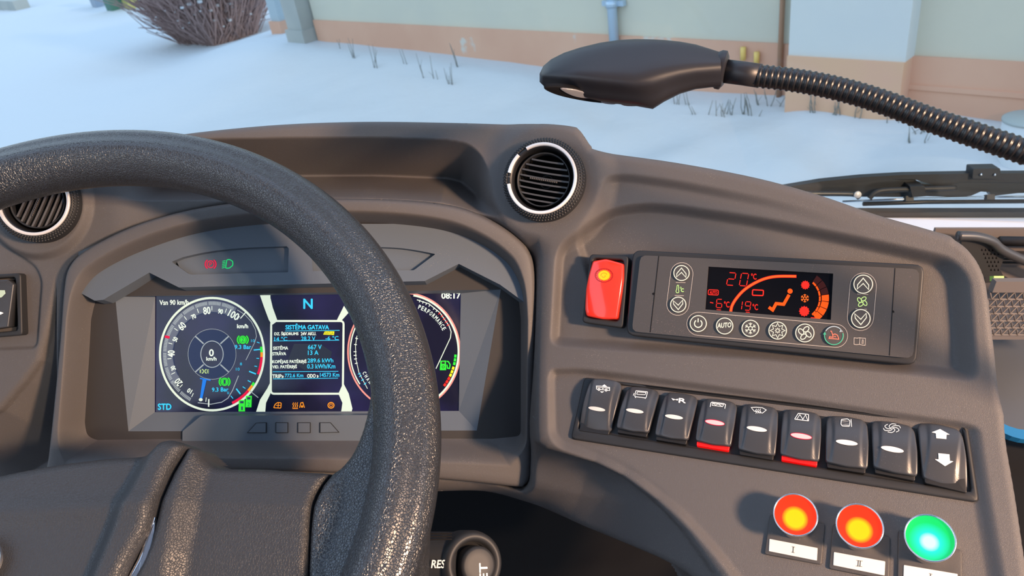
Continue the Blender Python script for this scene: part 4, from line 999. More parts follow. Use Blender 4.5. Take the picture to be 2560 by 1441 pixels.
# ------------------------------------------------------------------ steering wheel
aTilt = 0.59
wn_c = w2c(np.array([0, -math.sin(aTilt), math.cos(aTilt)]))
WC = np.array([-0.2905, -0.1036, 0.4636])
WP = Plane(WC, wn_c)
R0 = 0.225
wheel = thing('steering_wheel', 'large black leather-grained steering wheel in front of the display', 'steering wheel', c2w(WC))
def rim():
    n1, n2 = 300, 64; V = []
    for i in range(n1):
        t = 2 * math.pi * i / n1
        for j in range(n2):
            q = 2 * math.pi * j / n2
            a = .0213 * math.cos(q); b = .0205 * math.sin(q)          # a: outwards in the wheel plane, b: along the axis
            ridge = .0016 * math.exp(-((((q - 1.85 + math.pi) % (2 * math.pi)) - math.pi) / .35) ** 2)
            dent = -.0016 * math.exp(-((((q - 1.22 + math.pi) % (2 * math.pi)) - math.pi) / .32) ** 2)
            k = 1 + (ridge + dent) / .021
            V.append(WC + (R0 + a * k) * (math.cos(t) * WP.a + math.sin(t) * WP.b) + b * k * WP.n)
    Fc = [(i * n2 + j, i * n2 + (j + 1) % n2, ((i + 1) % n1) * n2 + (j + 1) % n2, ((i + 1) % n1) * n2 + j) for i in range(n1) for j in range(n2)]
    return obj('rim', V, Fc, 'wheel', wheel)
rim()
HBASE = -0.012
def wp(px, off=HBASE): return WP.px(np.array(px, float), off)
def hub_field(name, outline, hfun, m, R=0.006, st=.0012, parent=None, drop=.03, mar=.004):
    O = wp(outline); lo, hi = O.min(0) - .01, O.max(0) + .01
    X, Y = np.meshgrid(np.arange(lo[0], hi[0], st), np.arange(lo[1], hi[1], st)); d = -sdf(X, Y, O)
    H = HBASE + hfun(X, Y, d) - edge_round(d, R) - np.where(d < 0, np.minimum(-d * 8, drop), 0)
    return grid_obj(name, WP.at(np.stack([X, Y], -1).reshape(-1, 2), H.ravel()).reshape(X.shape + (3,)), d > -mar, m, parent or wheel)
def lin(X, Y, p, q):                            # signed distance to the line through two photo points on the hub plane
    a, b = wp([p])[0], wp([q])[0]; e = (b - a) / np.linalg.norm(b - a); return (X - a[0]) * (-e[1]) + (Y - a[1]) * e[0]
# horn pad
pad_out = list(cat_rom([(-260, 1300), (-120, 1218), (0, 1182), (120, 1158), (250, 1140), (345, 1133), (380, 1120), (400, 1106), (425, 1101), (450, 1106), (463, 1116)], 6)) + list(cat_rom([(463, 1118), (430, 1180), (405, 1260), (385, 1330), (345, 1400), (315, 1470), (280, 1560)], 6)) + [(280, 1760), (-500, 1760), (-500, 1500)]
def pad_h(X, Y, d):
    rl_ = lin(X, Y, (358, 1140), (225, 1460))    # left foot of the raised side band
    side = rl_ if lin(*wp([(440, 1150)])[0], (358, 1140), (225, 1460)) > 0 else -rl_
    h = .010 * sstep(-.004, .010, side)
    cr = lin(X, Y, (0, 1285), (350, 1270)); cr = cr if lin(*wp([(100, 1180)])[0], (0, 1285), (350, 1270)) > 0 else -cr
    return h - .22 * np.maximum(cr, 0) + .002 * np.exp(-(cr / .008) ** 2) + .004
hub_field('horn_pad', pad_out, pad_h, 'pad', .007)
# spoke cover
sp_out = list(cat_rom([(466, 1122), (478, 1116), (492, 1122), (512, 1150), (545, 1163), (650, 1166), (740, 1172), (822, 1178)], 5)) + list(cat_rom([(822, 1178), (800, 1205), (778, 1250), (770, 1320), (765, 1480), (770, 1600)], 5)) + [(770, 1760), (250, 1760)] + list(cat_rom([(290, 1560), (330, 1470), (372, 1400), (396, 1335), (412, 1265), (438, 1185)], 5))
def sp_h(X, Y, d):
    l_ = lin(X, Y, (500, 1130), (440, 1441)); l_ = l_ if lin(*wp([(460, 1160)])[0], (500, 1130), (440, 1441)) > 0 else -l_
    cr = lin(X, Y, (430, 1255), (780, 1265)); cr = cr if lin(*wp([(600, 1200)])[0], (430, 1255), (780, 1265)) > 0 else -cr
    return .009 * sstep(-.008, .008, l_) - .25 * np.maximum(cr, 0) - .10 * np.maximum(-cr - .03, 0)
hub_field('spoke_cover', sp_out, sp_h, 'pad', .005)
# arm between the cover and the rim
arm = list(cat_rom([(826, 1180), (850, 1164), (880, 1130), (905, 1080), (922, 1020), (930, 960), (925, 900)], 6)) + [(980, 860), (1000, 1000), (1060, 1200), (1040, 1500), (1020, 1760), (772, 1760)] + list(cat_rom([(772, 1600), (768, 1480), (774, 1320), (784, 1255), (804, 1208)], 5))
def arm_h(X, Y, d):
    r_ = np.hypot(X, Y); cr = lin(X, Y, (430, 1255), (900, 1268)); cr = cr if lin(*wp([(600, 1200)])[0], (430, 1255), (900, 1268)) > 0 else -cr
    return .000 - .22 * np.maximum(cr, 0) * (1 - sstep(R0 - .06, R0 - .03, r_)) + .006 * sstep(R0 - .040, R0 - .018, r_)
hub_field('spoke_arm', arm, arm_h, 'wheel', .005)
# dark core below the covers
core = wp([(-300, 1330), (0, 1200), (380, 1150), (460, 1135), (560, 1185), (820, 1200), (880, 1180), (900, 1400), (900, 1700), (-400, 1700)])
pad(WP, core, HBASE - .014, HBASE - .035, .002, rings=2).obj('hub_core', 'deep', wheel)
# chrome wedge between pad and cover
ch = wp([(394, 1289), (400, 1296), (399, 1330), (392, 1370), (384, 1400), (374, 1441), (360, 1500), (300, 1500), (330, 1441), (352, 1400), (374, 1345)])
pad(WP, resample(ch, 60), HBASE + .006, HBASE - .01, .0025, rings=4).obj('chrome_trim', 'chrome', wheel)
# round maker's badge on the pad
cb = wp([(-38, 1412)])[0]; t = np.linspace(0, 2 * math.pi, 64, endpoint=False); ci = np.stack([np.cos(t), np.sin(t)], -1)
prof = [(.0150, .008), (.0150, .0095), (.0144, .0104), (.0132, .0104), (.0127, .0095), (.0127, .0085)]
V = np.concatenate([WP.at(cb + ci * r, np.full(64, HBASE + h)) for r, h in prof])
obj('badge_ring', V, [(a * 64 + b, a * 64 + (b + 1) % 64, (a + 1) * 64 + (b + 1) % 64, (a + 1) * 64 + b) for a in range(5) for b in range(64)], 'chrome', wheel)
pad(WP, cb + ci * .0128, HBASE + .0088, HBASE + .004, .0003, rings=2).obj('badge_disc', 'silver', wheel)

# ------------------------------------------------------------------ cruise control stalk
stalk = thing('control_stalk', 'black control stalk marked RES with a round SET button end', 'stalk', c2w(rays(np.array([1100., 1400.])) * .56))
zs = .545
def at(px, z): return rays(np.array(px, float)) * z
p0, p1 = at((820, 1398), zs + .01), at((1150, 1402), zs)
axx = (p1 - p0) / np.linalg.norm(p1 - p0)
V, Fc = tube([p0 + (p1 - p0) * k / 8 for k in range(9)], .0200, 40); obj('lever', V, Fc, 'rubber', stalk, sharp=50)
for k in (0, 1, 2):
    V, Fc = tube([at((980, 1336 + 7 * k), zs - .008 - .003 * k), at((1130, 1335 + 7 * k), zs - .008 - .003 * k)], .0006, 6); obj('groove', V, Fc, 'deep', stalk)
kn = w2c(np.array([0.42, -0.62, 0.66])); KP = Plane(at((1182, 1410), zs - .012), kn, (1, 0, 0))
t = np.linspace(0, 2 * math.pi, 72, endpoint=False); ci = np.stack([np.cos(t), np.sin(t)], -1)
def lathe_on(pl, c, prof, name, m, par, k=(1, 1), cap=False):
    n_ = len(t); V = np.concatenate([pl.at(np.array(c) + ci * r * np.array(k), np.full(n_, h)) for r, h in prof])
    Fc = [(a * n_ + b, a * n_ + (b + 1) % n_, (a + 1) * n_ + (b + 1) % n_, (a + 1) * n_ + b) for a in range(len(prof) - 1) for b in range(n_)]
    if cap: Fc.append(tuple((len(prof) - 1) * n_ + b for b in range(n_)))
    return obj(name, V, Fc, m, par)
lathe_on(KP, (0, 0), [(.0225, -.022), (.0228, -.004), (.0220, .001), (.0200, .0035), (.0176, .0035), (.0152, .001), (.0146, -.006), (.001, -.006)], 'end_ring', 'rubber', stalk)
sb = lathe_on(KP, (.0020, -.0010), [(.0132, -.006), (.0132, .004), (.0126, .0062), (.0108, .0070), (.006, .0070), (.0006, .0070)], 'set_button', 'rubber', stalk, cap=True)
gk = Ink(lambda p: KP.hit(p, .0073)); gk.rtext('SET', (1209, 1440), (-1, 0.03), 20, 62, .6); gk.done('lettering', 'white', sb)
LPn = Plane(at((1100, 1410), zs - .0205), (0, .12, -1)); gk = Ink(lambda p: LPn.hit(p, .0008)); gk.text('RES', 1078, 1401, 1111, 1421, (3, 0), .6); gk.poly([(1062, 1411), (1073, 1402), (1073, 1421)]); gk.done('lettering', 'white', stalk)

# ------------------------------------------------------------------ gooseneck lamp
lamp = thing('gooseneck_lamp', 'black gooseneck map lamp with ribbed flexible neck reaching across the windscreen', 'lamp', c2w(at((1810, 175), .42)))
ZL = .46
st_x = [1349, 1358, 1378, 1410, 1450, 1500, 1550, 1590, 1632, 1660, 1700, 1740, 1780, 1802]
topy = np.interp(st_x, [1349, 1358, 1378, 1410, 1450, 1500, 1550, 1600, 1650, 1700, 1750, 1802], [186, 165, 148, 132, 119, 107, 100, 97.5, 99, 104, 113, 132])
boty = np.interp(st_x, [1349, 1358, 1378, 1410, 1450, 1500, 1550, 1600, 1632, 1660, 1700, 1740, 1780, 1802], [205, 214, 222, 233, 243, 251, 257, 262, 268, 251, 232, 221, 217, 216])
crey = np.interp(st_x, [1349, 1378, 1450, 1590, 1660, 1720, 1802], [188, 186, 186, 198, 180, 168, 162])
hw_ = np.interp(st_x, [1349, 1358, 1378, 1410, 1450, 1600, 1700, 1802], [.004, .010, .016, .021, .025, .026, .020, .0135])
V = []; NS = 20
for x, ty, by, cy_, w in zip(st_x, topy, boty, crey, hw_):
    zc = ZL - (x - 1349) / 453 * .02
    T_, B_2, C_ = at((x, ty), zc), at((x, by), zc - w * .3), at((x, cy_), zc - w * .9)
    back = at((x, (ty * .6 + by * .4)), zc + w * .9)
    Bb = at((x, by - 6), zc + w * .6)
    prof = cat_rom([T_, T_ * .5 + C_ * .5 + (T_ - B_2) * .16, C_, C_ * .35 + B_2 * .65 + np.array([0, 0, -w * .12]), B_2, Bb, back, back * .4 + T_ * .6 + (T_ - B_2) * .10], 4, True)
    V.append(prof)
n2 = len(V[0]); n1 = len(V)
Fc = [(i * n2 + j, i * n2 + (j + 1) % n2, (i + 1) * n2 + (j + 1) % n2, (i + 1) * n2 + j) for i in range(n1 - 1) for j in range(n2)] + [tuple(range(n2))[::-1], tuple((n1 - 1) * n2 + j for j in range(n2))]
M['lensg'] = mat('clear_lens_grey', (.22, .22, .23), .15)
M['lampb'] = mat('lamp_plastic', (0.018, 0.018, 0.022), 0.42)
head = obj('lamp_head', np.concatenate(V), Fc, 'lampb', lamp, sharp=70)
# underside: oval light window with clear lenses
UPl = Plane(at((1490, 240), ZL - .012), w2c(np.array([0.10, -0.62, -0.40])), (1, -.10, 0))
for nm_, mm, pts, h in (('lens_bezel', 'deep', [(1362, 220), (1400, 218), (1450, 226), (1530, 245), (1600, 256), (1622, 264), (1560, 262), (1480, 256), (1410, 243), (1372, 230)], .0010), ('lens', 'lensg', [(1402, 222), (1440, 226), (1480, 238), (1500, 245), (1470, 247), (1440, 243), (1415, 233)], .0016), ('lens', 'lensg', [(1520, 248), (1548, 254), (1535, 262), (1508, 259), (1502, 252)], .0016), ('red_lens', M['red'] if False else mat('dark_red_lens', (.12, .01, .012), .15), [(1545, 255), (1590, 259), (1596, 266), (1560, 265)], .0016)):
    o_ = cat_rom(UPl.px(np.array(pts, float), h), 4, True)
    pad(UPl, o_, h, h - .003, .0004, rings=2).obj(nm_, mm, lamp)
# collar and neck
def curve3(pts, zs_, n=8):
    P_ = np.array([list(at(p, z)) for p, z in zip(pts, zs_)]); return cat_rom(P_, n)
V, Fc = tube([at((1789, 173), .441), at((1797, 174), .4405), at((1808, 176), .440), at((1815, 177), .4395)], [.0100, .0112, .0112, .0085], 32); obj('end_collar', V, Fc, 'lampb', lamp, sharp=60)
V, Fc = tube([at((1812, 178), .44), at((1860, 184), .437), at((1900, 190), .434)], .0068, 28); obj('sleeve', V, Fc, 'lampb', lamp)
pts_ = [(1895, 190), (1980, 200), (2060, 214), (2140, 234), (2220, 260), (2300, 290), (2380, 318), (2460, 345), (2560, 379), (2680, 420), (2800, 470), (3000, 590), (3200, 800), (3300, 1050)]
path = curve3(pts_, list(np.linspace(.434, .370, 11)) + [.36, .36, .38], 60); s_ = np.r_[0, np.cumsum(np.linalg.norm(np.diff(path, axis=0), axis=1))]
tt = np.linspace(0, s_[-1], 2400); path = np.stack([np.interp(tt, s_, path[:, k]) for k in range(3)], -1)
rad = .00645 + .00034 * np.sign(np.sin(tt * 2 * math.pi / .0033)) * np.abs(np.sin(tt * 2 * math.pi / .0033)) ** .6
V, Fc = tube(path, rad, 26); obj('flexible_neck', V, Fc, mat('neck_steel_black', (0.014, 0.013, 0.013), 0.28, spec=.6), lamp)

# ------------------------------------------------------------------ switch on the left panel
sl = thing('rocker_switch', 'dark rocker switch with pale green marks at the left edge, beside the instrument hood', 'switch', c2w(at((25, 765), ZT)))
LPn2 = Plane((0, 0, ZT), w2c(np.array([0.10, -0.85, 0.52]))); LPn2 = Plane(at((20, 765), ZT - .001), w2c(np.array([0.10, -0.85, 0.52])))
def L2(px, off=0.0): return LPn2.px(np.array(px, float), off)
ring_frame(LPn2, resample(round_poly(L2([(-60, 690), (62, 684), (66, 838), (-60, 848)]), .002), 80), resample(round_poly(L2([(-50, 700), (48, 694), (54, 826), (-50, 836)]), .001), 80), .006, -.006, .001).obj('frame', 'rubber', sl)
rk2 = pad(LPn2, round_poly(L2([(-48, 706), (34, 700), (50, 712), (36, 818), (-48, 830)]), .001), .009, -.004, .0012).obj('rocker', 'rocker', sl)
gk = Ink(lambda p: LPn2.hit(p, .0093)); gk.poly([(-12, 726), (12, 726), (14, 734), (4, 744), (-12, 746)]); gk.done('lit_mark', mat('pale_green_print', (.5, .65, .5), .4), rk2)
gk = Ink(lambda p: LPn2.hit(p, .0093)); gk.poly([(-12, 780), (2, 780), (9, 783), (2, 787), (-12, 787)]); gk.done('white_mark', 'white', rk2)

# ------------------------------------------------------------------ street outside (the bus leans a little against it)
upE = np.array([-.1393, .8533, -.5028]); upE /= np.linalg.norm(upE)
wr = np.array([.7193, -.2566, -.6342]); wr -= upE * (wr @ upE); wr /= np.linalg.norm(wr)
nW = np.cross(upE, wr)
def EP(w, d, u): return np.asarray(w)[..., None] * wr + np.asarray(d)[..., None] * nW + np.asarray(u)[..., None] * upE
def wallhit(px, dist):                          # photo point -> (along, height) on a wall plane at this distance
    r = rays(px); t = -dist / (r @ nW); P = r * t[..., None]; return P @ wr, P @ upE
GR = -2.12; WD = 5.05; PT = -1.41
_bp = (np.array([(400, 60), (700, 92), (790, 100), (900, 112), (1000, 122), (1100, 136), (1200, 146), (1350, 166), (1500, 195), (1632, 222), (1800, 232), (2000, 264), (2160, 292), (2300, 300), (2450, 322), (2560, 345), (2700, 380)], float))
bw, bu = np.array([[float(v) for v in wallhit(p, WD - .02 if p[0] < 1960 else 4.78)] for p in np.array(_bp)]).T
def terrain(w, d):                              # d: signed distance from the wall line, towards the bus positive
    w = np.asarray(w, float); d = np.asarray(d, float)
    hb = np.interp(w, bw, bu); k = np.exp(-np.maximum(d - .3, 0) / 1.3)
    left = 1 - sstep(bw[1] - 3, bw[1], w)
    h = GR + (hb - GR) * k * (1 - .8 * left)
    out = np.zeros(w.shape); fw_ = w.ravel(); fd = d.ravel(); o = out.ravel()
    for i in range(len(fw_)):
        p = Vector((fw_[i] * .9, fd[i] * .9, 3.1)); q = Vector((fw_[i] * 3.3, fd[i] * 3.3, 7.7))
        near = max(0., min(1., (fw_[i] + 4.5) / 3.0))
        o[i] = .055 * noise.noise(p) + (.012 + .12 * near) * noise.noise(Vector((fw_[i] * 2.1, fd[i] * 2.1, 1.2))) + (.012 + .014 * near) * noise.noise(q)
    return h + out.reshape(w.shape) * np.clip(.35 + np.abs(d) * .9, 0, 1)
M['snow'] = mat('snow', (0.53, 0.56, 0.58), 0.75, spec=.2, bump=('noise', 9, 0.25, 0.03))
gw, gd = np.meshgrid(np.r_[np.arange(-40, -9, .5), np.arange(-9, 6, .07)], np.r_[np.arange(-30, -1, .7), np.arange(-1, 4.2, .06)])
gu = terrain(gw, gd)
o_ = grid_obj('snow_ground', EP(gw, gd - WD, gu), np.ones(gw.shape, bool), 'snow', None); tag(o_, kind='structure')
def grnd(px):                                   # where the sight line of a photo point meets the snow
    r = rays(np.array(px, float)); t = 3.0
    for _ in range(400):
        P = r * t; w, d, u = P @ wr, P @ nW + WD, P @ upE
        if u < terrain(np.array([w]), np.array([d]))[0]: break
        t += .05
    return r * t
def plaster(name, c1, c2, c3=None):
    m = mat(name, c1, .85, spec=.2, bump=('noise', 60, .2, .004)); nt = m.node_tree; b = nt.nodes['Principled BSDF']
    g = nt.nodes.new('ShaderNodeNewGeometry'); t = nt.nodes.new('ShaderNodeTexNoise'); t.inputs['Scale'].default_value = 1.3; t.inputs['Detail'].default_value = 6
    r = nt.nodes.new('ShaderNodeValToRGB'); e = r.color_ramp.elements; e[0].position = .40; e[0].color = (*c1, 1); e[1].position = .62; e[1].color = (*c2, 1)
    if c3: q = r.color_ramp.elements.new(.655); q.color = (*c2, 1); q = r.color_ramp.elements.new(.67); q.color = (*c3, 1)
    nt.links.new(g.outputs['Position'], t.inputs['Vector']); nt.links.new(t.outputs[0], r.inputs[0]); nt.links.new(r.outputs[0], b.inputs['Base Color']); return m
M['wallA'] = plaster('cream_plaster', (.56, .55, .46), (.60, .58, .47)); M['wallB'] = plaster('pale_plaster', (.58, .62, .62), (.62, .65, .63))
M['plinth'] = plaster('salmon_plaster', (.62, .36, .25), (.66, .40, .28), (.60, .55, .48)); M['plinth2'] = plaster('peach_plaster', (.66, .44, .26), (.66, .40, .28), (.55, .56, .50))
bld = thing('apartment_building', 'cream plastered building with salmon plinth behind the snow bank', 'building', c2w(EP(0., -WD, -2.)))
def wall_box(name, w0, w1, u0, u1, dist, m, depth=.3):
    V = [EP(w, -dist - dd, u) for w in (w0, w1) for dd in (0., depth) for u in (u0, u1)]
    return obj(name, V, [(0, 1, 5, 4), (2, 6, 7, 3), (0, 2, 3, 1), (4, 5, 7, 6), (1, 3, 7, 5), (0, 4, 6, 2)], m, bld, smooth=False)
wx = lambda px, y=100, dist=WD: float(wallhit(np.array([px, y], float), dist)[0])
wL = wx(788, 60); wB0 = wx(1972, 120, 4.78); wB1 = wx(2264, 150, 4.78)
wall_box('wall', wL, 6.0, PT, 3.0, WD, 'wallA'); wall_box('plinth', wL, 6.0, -2.6, PT, WD - .02, 'plinth')
wall_box('bay_wall', wB0, wB1, PT, 3.0, 4.78, 'wallB'); wall_box('bay_plinth', wB0, wB1, -2.6, PT, 4.76, 'plinth2')
wall_box('side_wall', wB1, 6.0, PT, 3.0, 4.93, 'wallA'); wall_box('side_plinth', wB1, 6.0, -2.6, PT, 4.91, 'plinth')
wall_box('ledge', wB1, 6.0, PT - .20, PT - .17, 4.90, 'plinth', .05)
def pipe_on(name, label, cat, px, dist, rad, u0, u1, m, extra=None):
    w = wx(px, 60, dist); root = thing(name, label, cat, c2w(EP(w, -dist, u0)))
    V, Fc = tube([EP(w, -dist + rad, u0 + (u1 - u0) * k / 6) for k in range(7)], rad, 20); obj('pipe', V, Fc, m, root)
    for u in (extra or []):
        V, Fc = tube([EP(w, -dist + rad, u), EP(w, -dist + rad, u + .05)], rad * 1.25, 20); obj('clamp', V, Fc, m, root)
        V, Fc = box(EP(w, -dist + .01, u + .025), (rad * 2.6, .02, .02), (wr, nW, upE)); obj('bracket', V, Fc, m, root, smooth=False)
    return root
M['pipe_b'] = mat('blue_grey_metal', (.45, .58, .70), .35, .3); M['pipe_r'] = mat('rusty_brown_pipe', (.36, .20, .12), .6)
pipe_on('downpipe', 'blue-grey rain downpipe on the cream wall above the lamp head', 'pipe', 1540, WD - .02, .040, -1.62, 3.0, 'pipe_b', [-1.18])
pipe_on('downpipe', 'thin rusty brown pipe at the corner of the projecting bay', 'pipe', 1957, WD - .02, .018, -1.95, 3.0, 'pipe_r', [-.9])
gas = thing('gas_pipe', 'short yellow gas pipe on the salmon plinth behind the lamp neck', 'pipe', c2w(EP(wx(1870, 130), -WD + .03, -1.7)))
for px_, ya, yb in ((1858, 118, 150), (1892, 130, 160)):
    w1_, u1_ = wallhit(np.array([px_, ya], float), WD - .05); _, u2_ = wallhit(np.array([px_, yb], float), WD - .05)
    V, Fc = tube([EP(w1_, -WD + .05, u1_), EP(w1_, -WD + .05, (u1_ + u2_) / 2), EP(w1_, -WD + .05, u2_)], .02, 12); obj('riser', V, Fc, mat('yellow_paint', (.75, .52, .14), .5), gas)
# gate posts at the left corner of the building
M['conc'] = plaster('grey_render', (.36, .38, .36), (.42, .43, .40)); M['post'] = mat('blue_grey_paint', (.38, .46, .50), .7)
for px_, wd, dist, m_, lab in ((757, .22, WD - .02, 'conc', 'grey rendered corner post beside the salmon plinth'), (712, .10, WD + .3, 'post', 'narrow blue-grey post between the bush and the building corner')):
    w = wx(px_, 50, dist); V, Fc = box(EP(w, -dist, -.3), (wd / 2 + .05, .14, 2.2), (wr, nW, upE)); root = thing('corner_post', lab, 'post', c2w(EP(w, -dist, -2.)))
    obj('shaft', V, Fc, m_, root, smooth=False)
    V, Fc = box(EP(w, -dist, -1.62), (wd / 2 + .08, .17, .12), (wr, nW, upE)); obj('footing', V, Fc, 'plinth' if m_ == 'post' else 'conc', root, smooth=False)
# bush
gb = grnd((548, 97)); bush = thing('bush', 'round brown twiggy bush dusted with snow beside the building', 'bush', c2w(gb))
rnd = random.Random(3); mb = MB(); sn = MB()
for i in range(9000):
    th = rnd.uniform(0, 2 * math.pi); el = rnd.uniform(.55, 1.5); L_ = rnd.uniform(.5, 1.8)
    dvec = wr * math.cos(th) * math.cos(el) * .62 + nW * math.sin(th) * math.cos(el) * .8 + upE * (math.sin(el) * 1.15 + .04)
    base = gb + wr * rnd.uniform(-.62, .62) + nW * rnd.uniform(-.4, .4) - upE * .05
    jit = lambda s: np.array([rnd.uniform(-s, s) for _ in range(3)])
    p1_ = base + dvec * L_ * .5 + jit(.10); p2_ = base + dvec * L_ + jit(.18)
    V, Fc = tube([base, p1_, p2_], [.010, .008, .005], 3, caps=False); mb.add(V, Fc)
    if i % 4 == 0:
        c = p1_ * (1 - (q := rnd.random())) + p2_ * q; s = rnd.uniform(.005, .014) * (2.1 if (c - gb) @ wr > .75 else 1)
        V, Fc = box(c + upE * s * .6, (s, s, s * .7), (wr, nW, upE)); sn.add(V, Fc)
mb.obj('twigs', mat('brown_twigs', (.34, .235, .22), .9), bush, smooth=False); o_ = sn.obj('snow_clumps', 'snow', bush, smooth=False); tag(o_, kind='stuff')
# bins far left
def bin_(px, col, lab, wpx):
    g = grnd(px); z = g[2]; w = wpx / F * z; root = thing('waste_bin', lab, 'bin', c2w(g), 'waste bins at the far edge of the snow')
    V = []; 
    for u, k in ((0, .85), (1.0, 1.0)):
        for a, b in ((-1, -1), (1, -1), (1, 1), (-1, 1)): V.append(g + wr * a * w / 2 * k + nW * b * w / 2 * k + upE * (u - .05))
    obj('tub', V, [(0, 1, 5, 4), (1, 2, 6, 5), (2, 3, 7, 6), (3, 0, 4, 7), (3, 2, 1, 0)], mat('bin_' + col[0], col[1], .5), root, smooth=False)
    V, Fc = box(g + upE * 1.0, (w * .54, w * .56, .05), (wr, nW, upE)); obj('lid', V, Fc, mat('lid_' + col[0], col[2], .5), root, smooth=False)
bin_((290, 23), ('green', (.05, .16, .12), (.3, .5, .6)), 'green waste bin at the top left, left of the bush', 38)
bin_((333, 20), ('yellow', (.45, .42, .12), (.5, .48, .2)), 'yellow waste bin between the green bin and the bush', 34)
bin_((252, 14), ('grey', (.28, .34, .42), (.35, .4, .46)), 'grey-blue waste bin left of the green bin', 36)
g = grnd((20, 22)); root = thing('snowy_kerb', 'grey low kerb wall at the far top left corner', 'kerb', c2w(g)); V, Fc = box(g + upE * .1, (1.6, .2, .18), (wr, nW, upE)); obj('kerb_stone', V, Fc, 'conc', root, smooth=False)
# dry stems standing in the snow
M['stem'] = mat('dry_stem', (.18, .19, .17), .8)
stems = [(1690, 262), (1722, 270), (1745, 292), (1778, 296), (1800, 292), (1818, 286), (1862, 292), (1885, 296), (1905, 268), (1928, 268), (2045, 288), (2075, 286), (2095, 280), (2122, 302), (2236, 318), (2280, 338), (2292, 372), (2326, 345), (852, 124), (884, 150), (938, 170), (1012, 165), (1056, 196), (1092, 203), (1122, 212), (1140, 170)]
where = ['beneath the lamp head'] * 4 + ['below the lamp neck'] * 9 + ['right under the lower lamp neck'] * 5 + ['in front of the salmon plinth'] * 8
for k_, (x, y) in enumerate(stems):
    g = grnd((x, y)); root = thing('dry_stems', 'thin dry plant stems poking out of the snow ' + where[k_], 'dry plant', c2w(g), 'dry stems ' + where[k_]); rr = random.Random(k_)
    far = x < 1300; mbs = MB()
    for j in range(rr.choice((2, 3, 4))):
        L_ = rr.uniform(.10, .24) * (1.2 if far else .9); b0 = g + wr * rr.uniform(-.05, .05) - upE * .03; e = wr * rr.uniform(-.06, .06) + upE * L_
        V, Fc = tube([b0, b0 + e * .5 + wr * rr.uniform(-.015, .015), b0 + e], [.0035, .003, .0018], 5); mbs.add(V, Fc)
        if rr.random() < .5: V, Fc = tube([b0 + e * .5, b0 + e * .8 + wr * rr.uniform(-.06, .06)], [.002, .0012], 4); mbs.add(V, Fc)
    mbs.obj('stem_leaf', 'stem', root)
# white barrel at the right edge
g = grnd((2552, 412)); z = g[2]; brl = thing('barrel', 'white plastic barrel standing in the snow at the right edge', 'barrel', c2w(g)); Rb = 58 / F * z; hb_ = 120 / F * z
mb = MB(); V, Fc = tube([g + upE * q for q in (-.03, .0, hb_ * .3, hb_ * .6, hb_ * .9, hb_ * 1.0)], [Rb * .9, Rb * .92, Rb, Rb, Rb, Rb * .96], 36, up=tuple(wr)); obj('drum', V, Fc, mat('frosted_white_plastic', (.62, .68, .72), .5), brl, sharp=60)
V, Fc = tube([g + upE * (hb_ * q) for q in (.96, 1.0, 1.02)], [Rb * 1.04, Rb * 1.04, Rb * .98], 36, up=tuple(wr)); obj('rim', V, Fc, mat('grey_rim', (.35, .40, .40), .5), brl)

# ------------------------------------------------------------------ windscreen, its sill and the wiper
def wpt(x, y, z): return np.array([x, y, z])    # world metres relative to the camera; y forward
def wobj(name, V, Fc, m, parent=None, **k):
    V = np.array(V, float) + np.array([0, 0, CAMZ]); return obj(name, V, Fc, m, parent, cspace=False, **k)
gm = bpy.data.materials.new('windscreen_glass'); gm.use_nodes = True; nt = gm.node_tree; nt.nodes.clear()
out = nt.nodes.new('ShaderNodeOutputMaterial'); mxs = nt.nodes.new('ShaderNodeMixShader'); tr = nt.nodes.new('ShaderNodeBsdfTransparent'); gl = nt.nodes.new('ShaderNodeBsdfGlossy'); fr_ = nt.nodes.new('ShaderNodeFresnel')
tr.inputs[0].default_value = (.95, .985, .98, 1); gl.inputs['Roughness'].default_value = .01; fr_.inputs[0].default_value = 1.25
nt.links.new(fr_.outputs[0], mxs.inputs[0]); nt.links.new(tr.outputs[0], mxs.inputs[1]); nt.links.new(gl.outputs[0], mxs.inputs[2]); nt.links.new(mxs.outputs[0], out.inputs[0])
V = []
for z, y in ((-.464, 1.04), (1.1, 1.15)):
    for x in np.linspace(-1.25, 1.25, 21): V.append(wpt(x, y - .10 * (x / 1.25) ** 2, z))
V += [(a, b + .006, c) for a, b, c in V]
n_ = 21; Fc = [(i, i + 1, n_ + i + 1, n_ + i) for i in range(n_ - 1)] + [(2 * n_ + i, 3 * n_ + i, 3 * n_ + i + 1, 2 * n_ + i + 1) for i in range(n_ - 1)]
o_ = wobj('window_1', V, Fc, gm, None); tag(o_, kind='structure')
M['sill'] = mat('white_sill', (.62, .72, .84), .35)
V, Fc = box(wpt(.55, .925, -.480), (.85, .10, .012)); o_ = wobj('trim_1', V, Fc, 'sill', None, smooth=False); tag(o_, kind='structure')
V, Fc = box(wpt(.55, 1.030, -.4635), (.85, .008, .0045)); o_ = wobj('trim_2', V, Fc, 'black', None, smooth=False); tag(o_, kind='structure')
WY = 1.075
VP_ = Plane(w2c((0, WY, 0)), w2c((0, -1, 0)))
wip = thing('windscreen_wiper', 'black windscreen wiper lying outside along the bottom of the glass', 'wiper', c2w(VP_.hit(np.array([2300., 480.]))))
J8 = zz(1900, 380, 3.879)
def vprism(pts, off, dep, name, m, parent): return prism(pts, [], Plane(VP_.P + VP_.n * off, VP_.n), dep, name, m, parent)
M['wip'] = mat('wiper_black', (.028, .03, .032), .38)
vprism(J8([(235, 346), (600, 285), (1000, 245), (1400, 222), (2050, 210), (2600, 208), (2750, 208), (2750, 300), (1950, 292), (1880, 318), (1680, 322), (1500, 268), (1300, 262), (700, 322), (380, 366)]), .0, .012, 'blade_spoiler', 'rubber', wip)
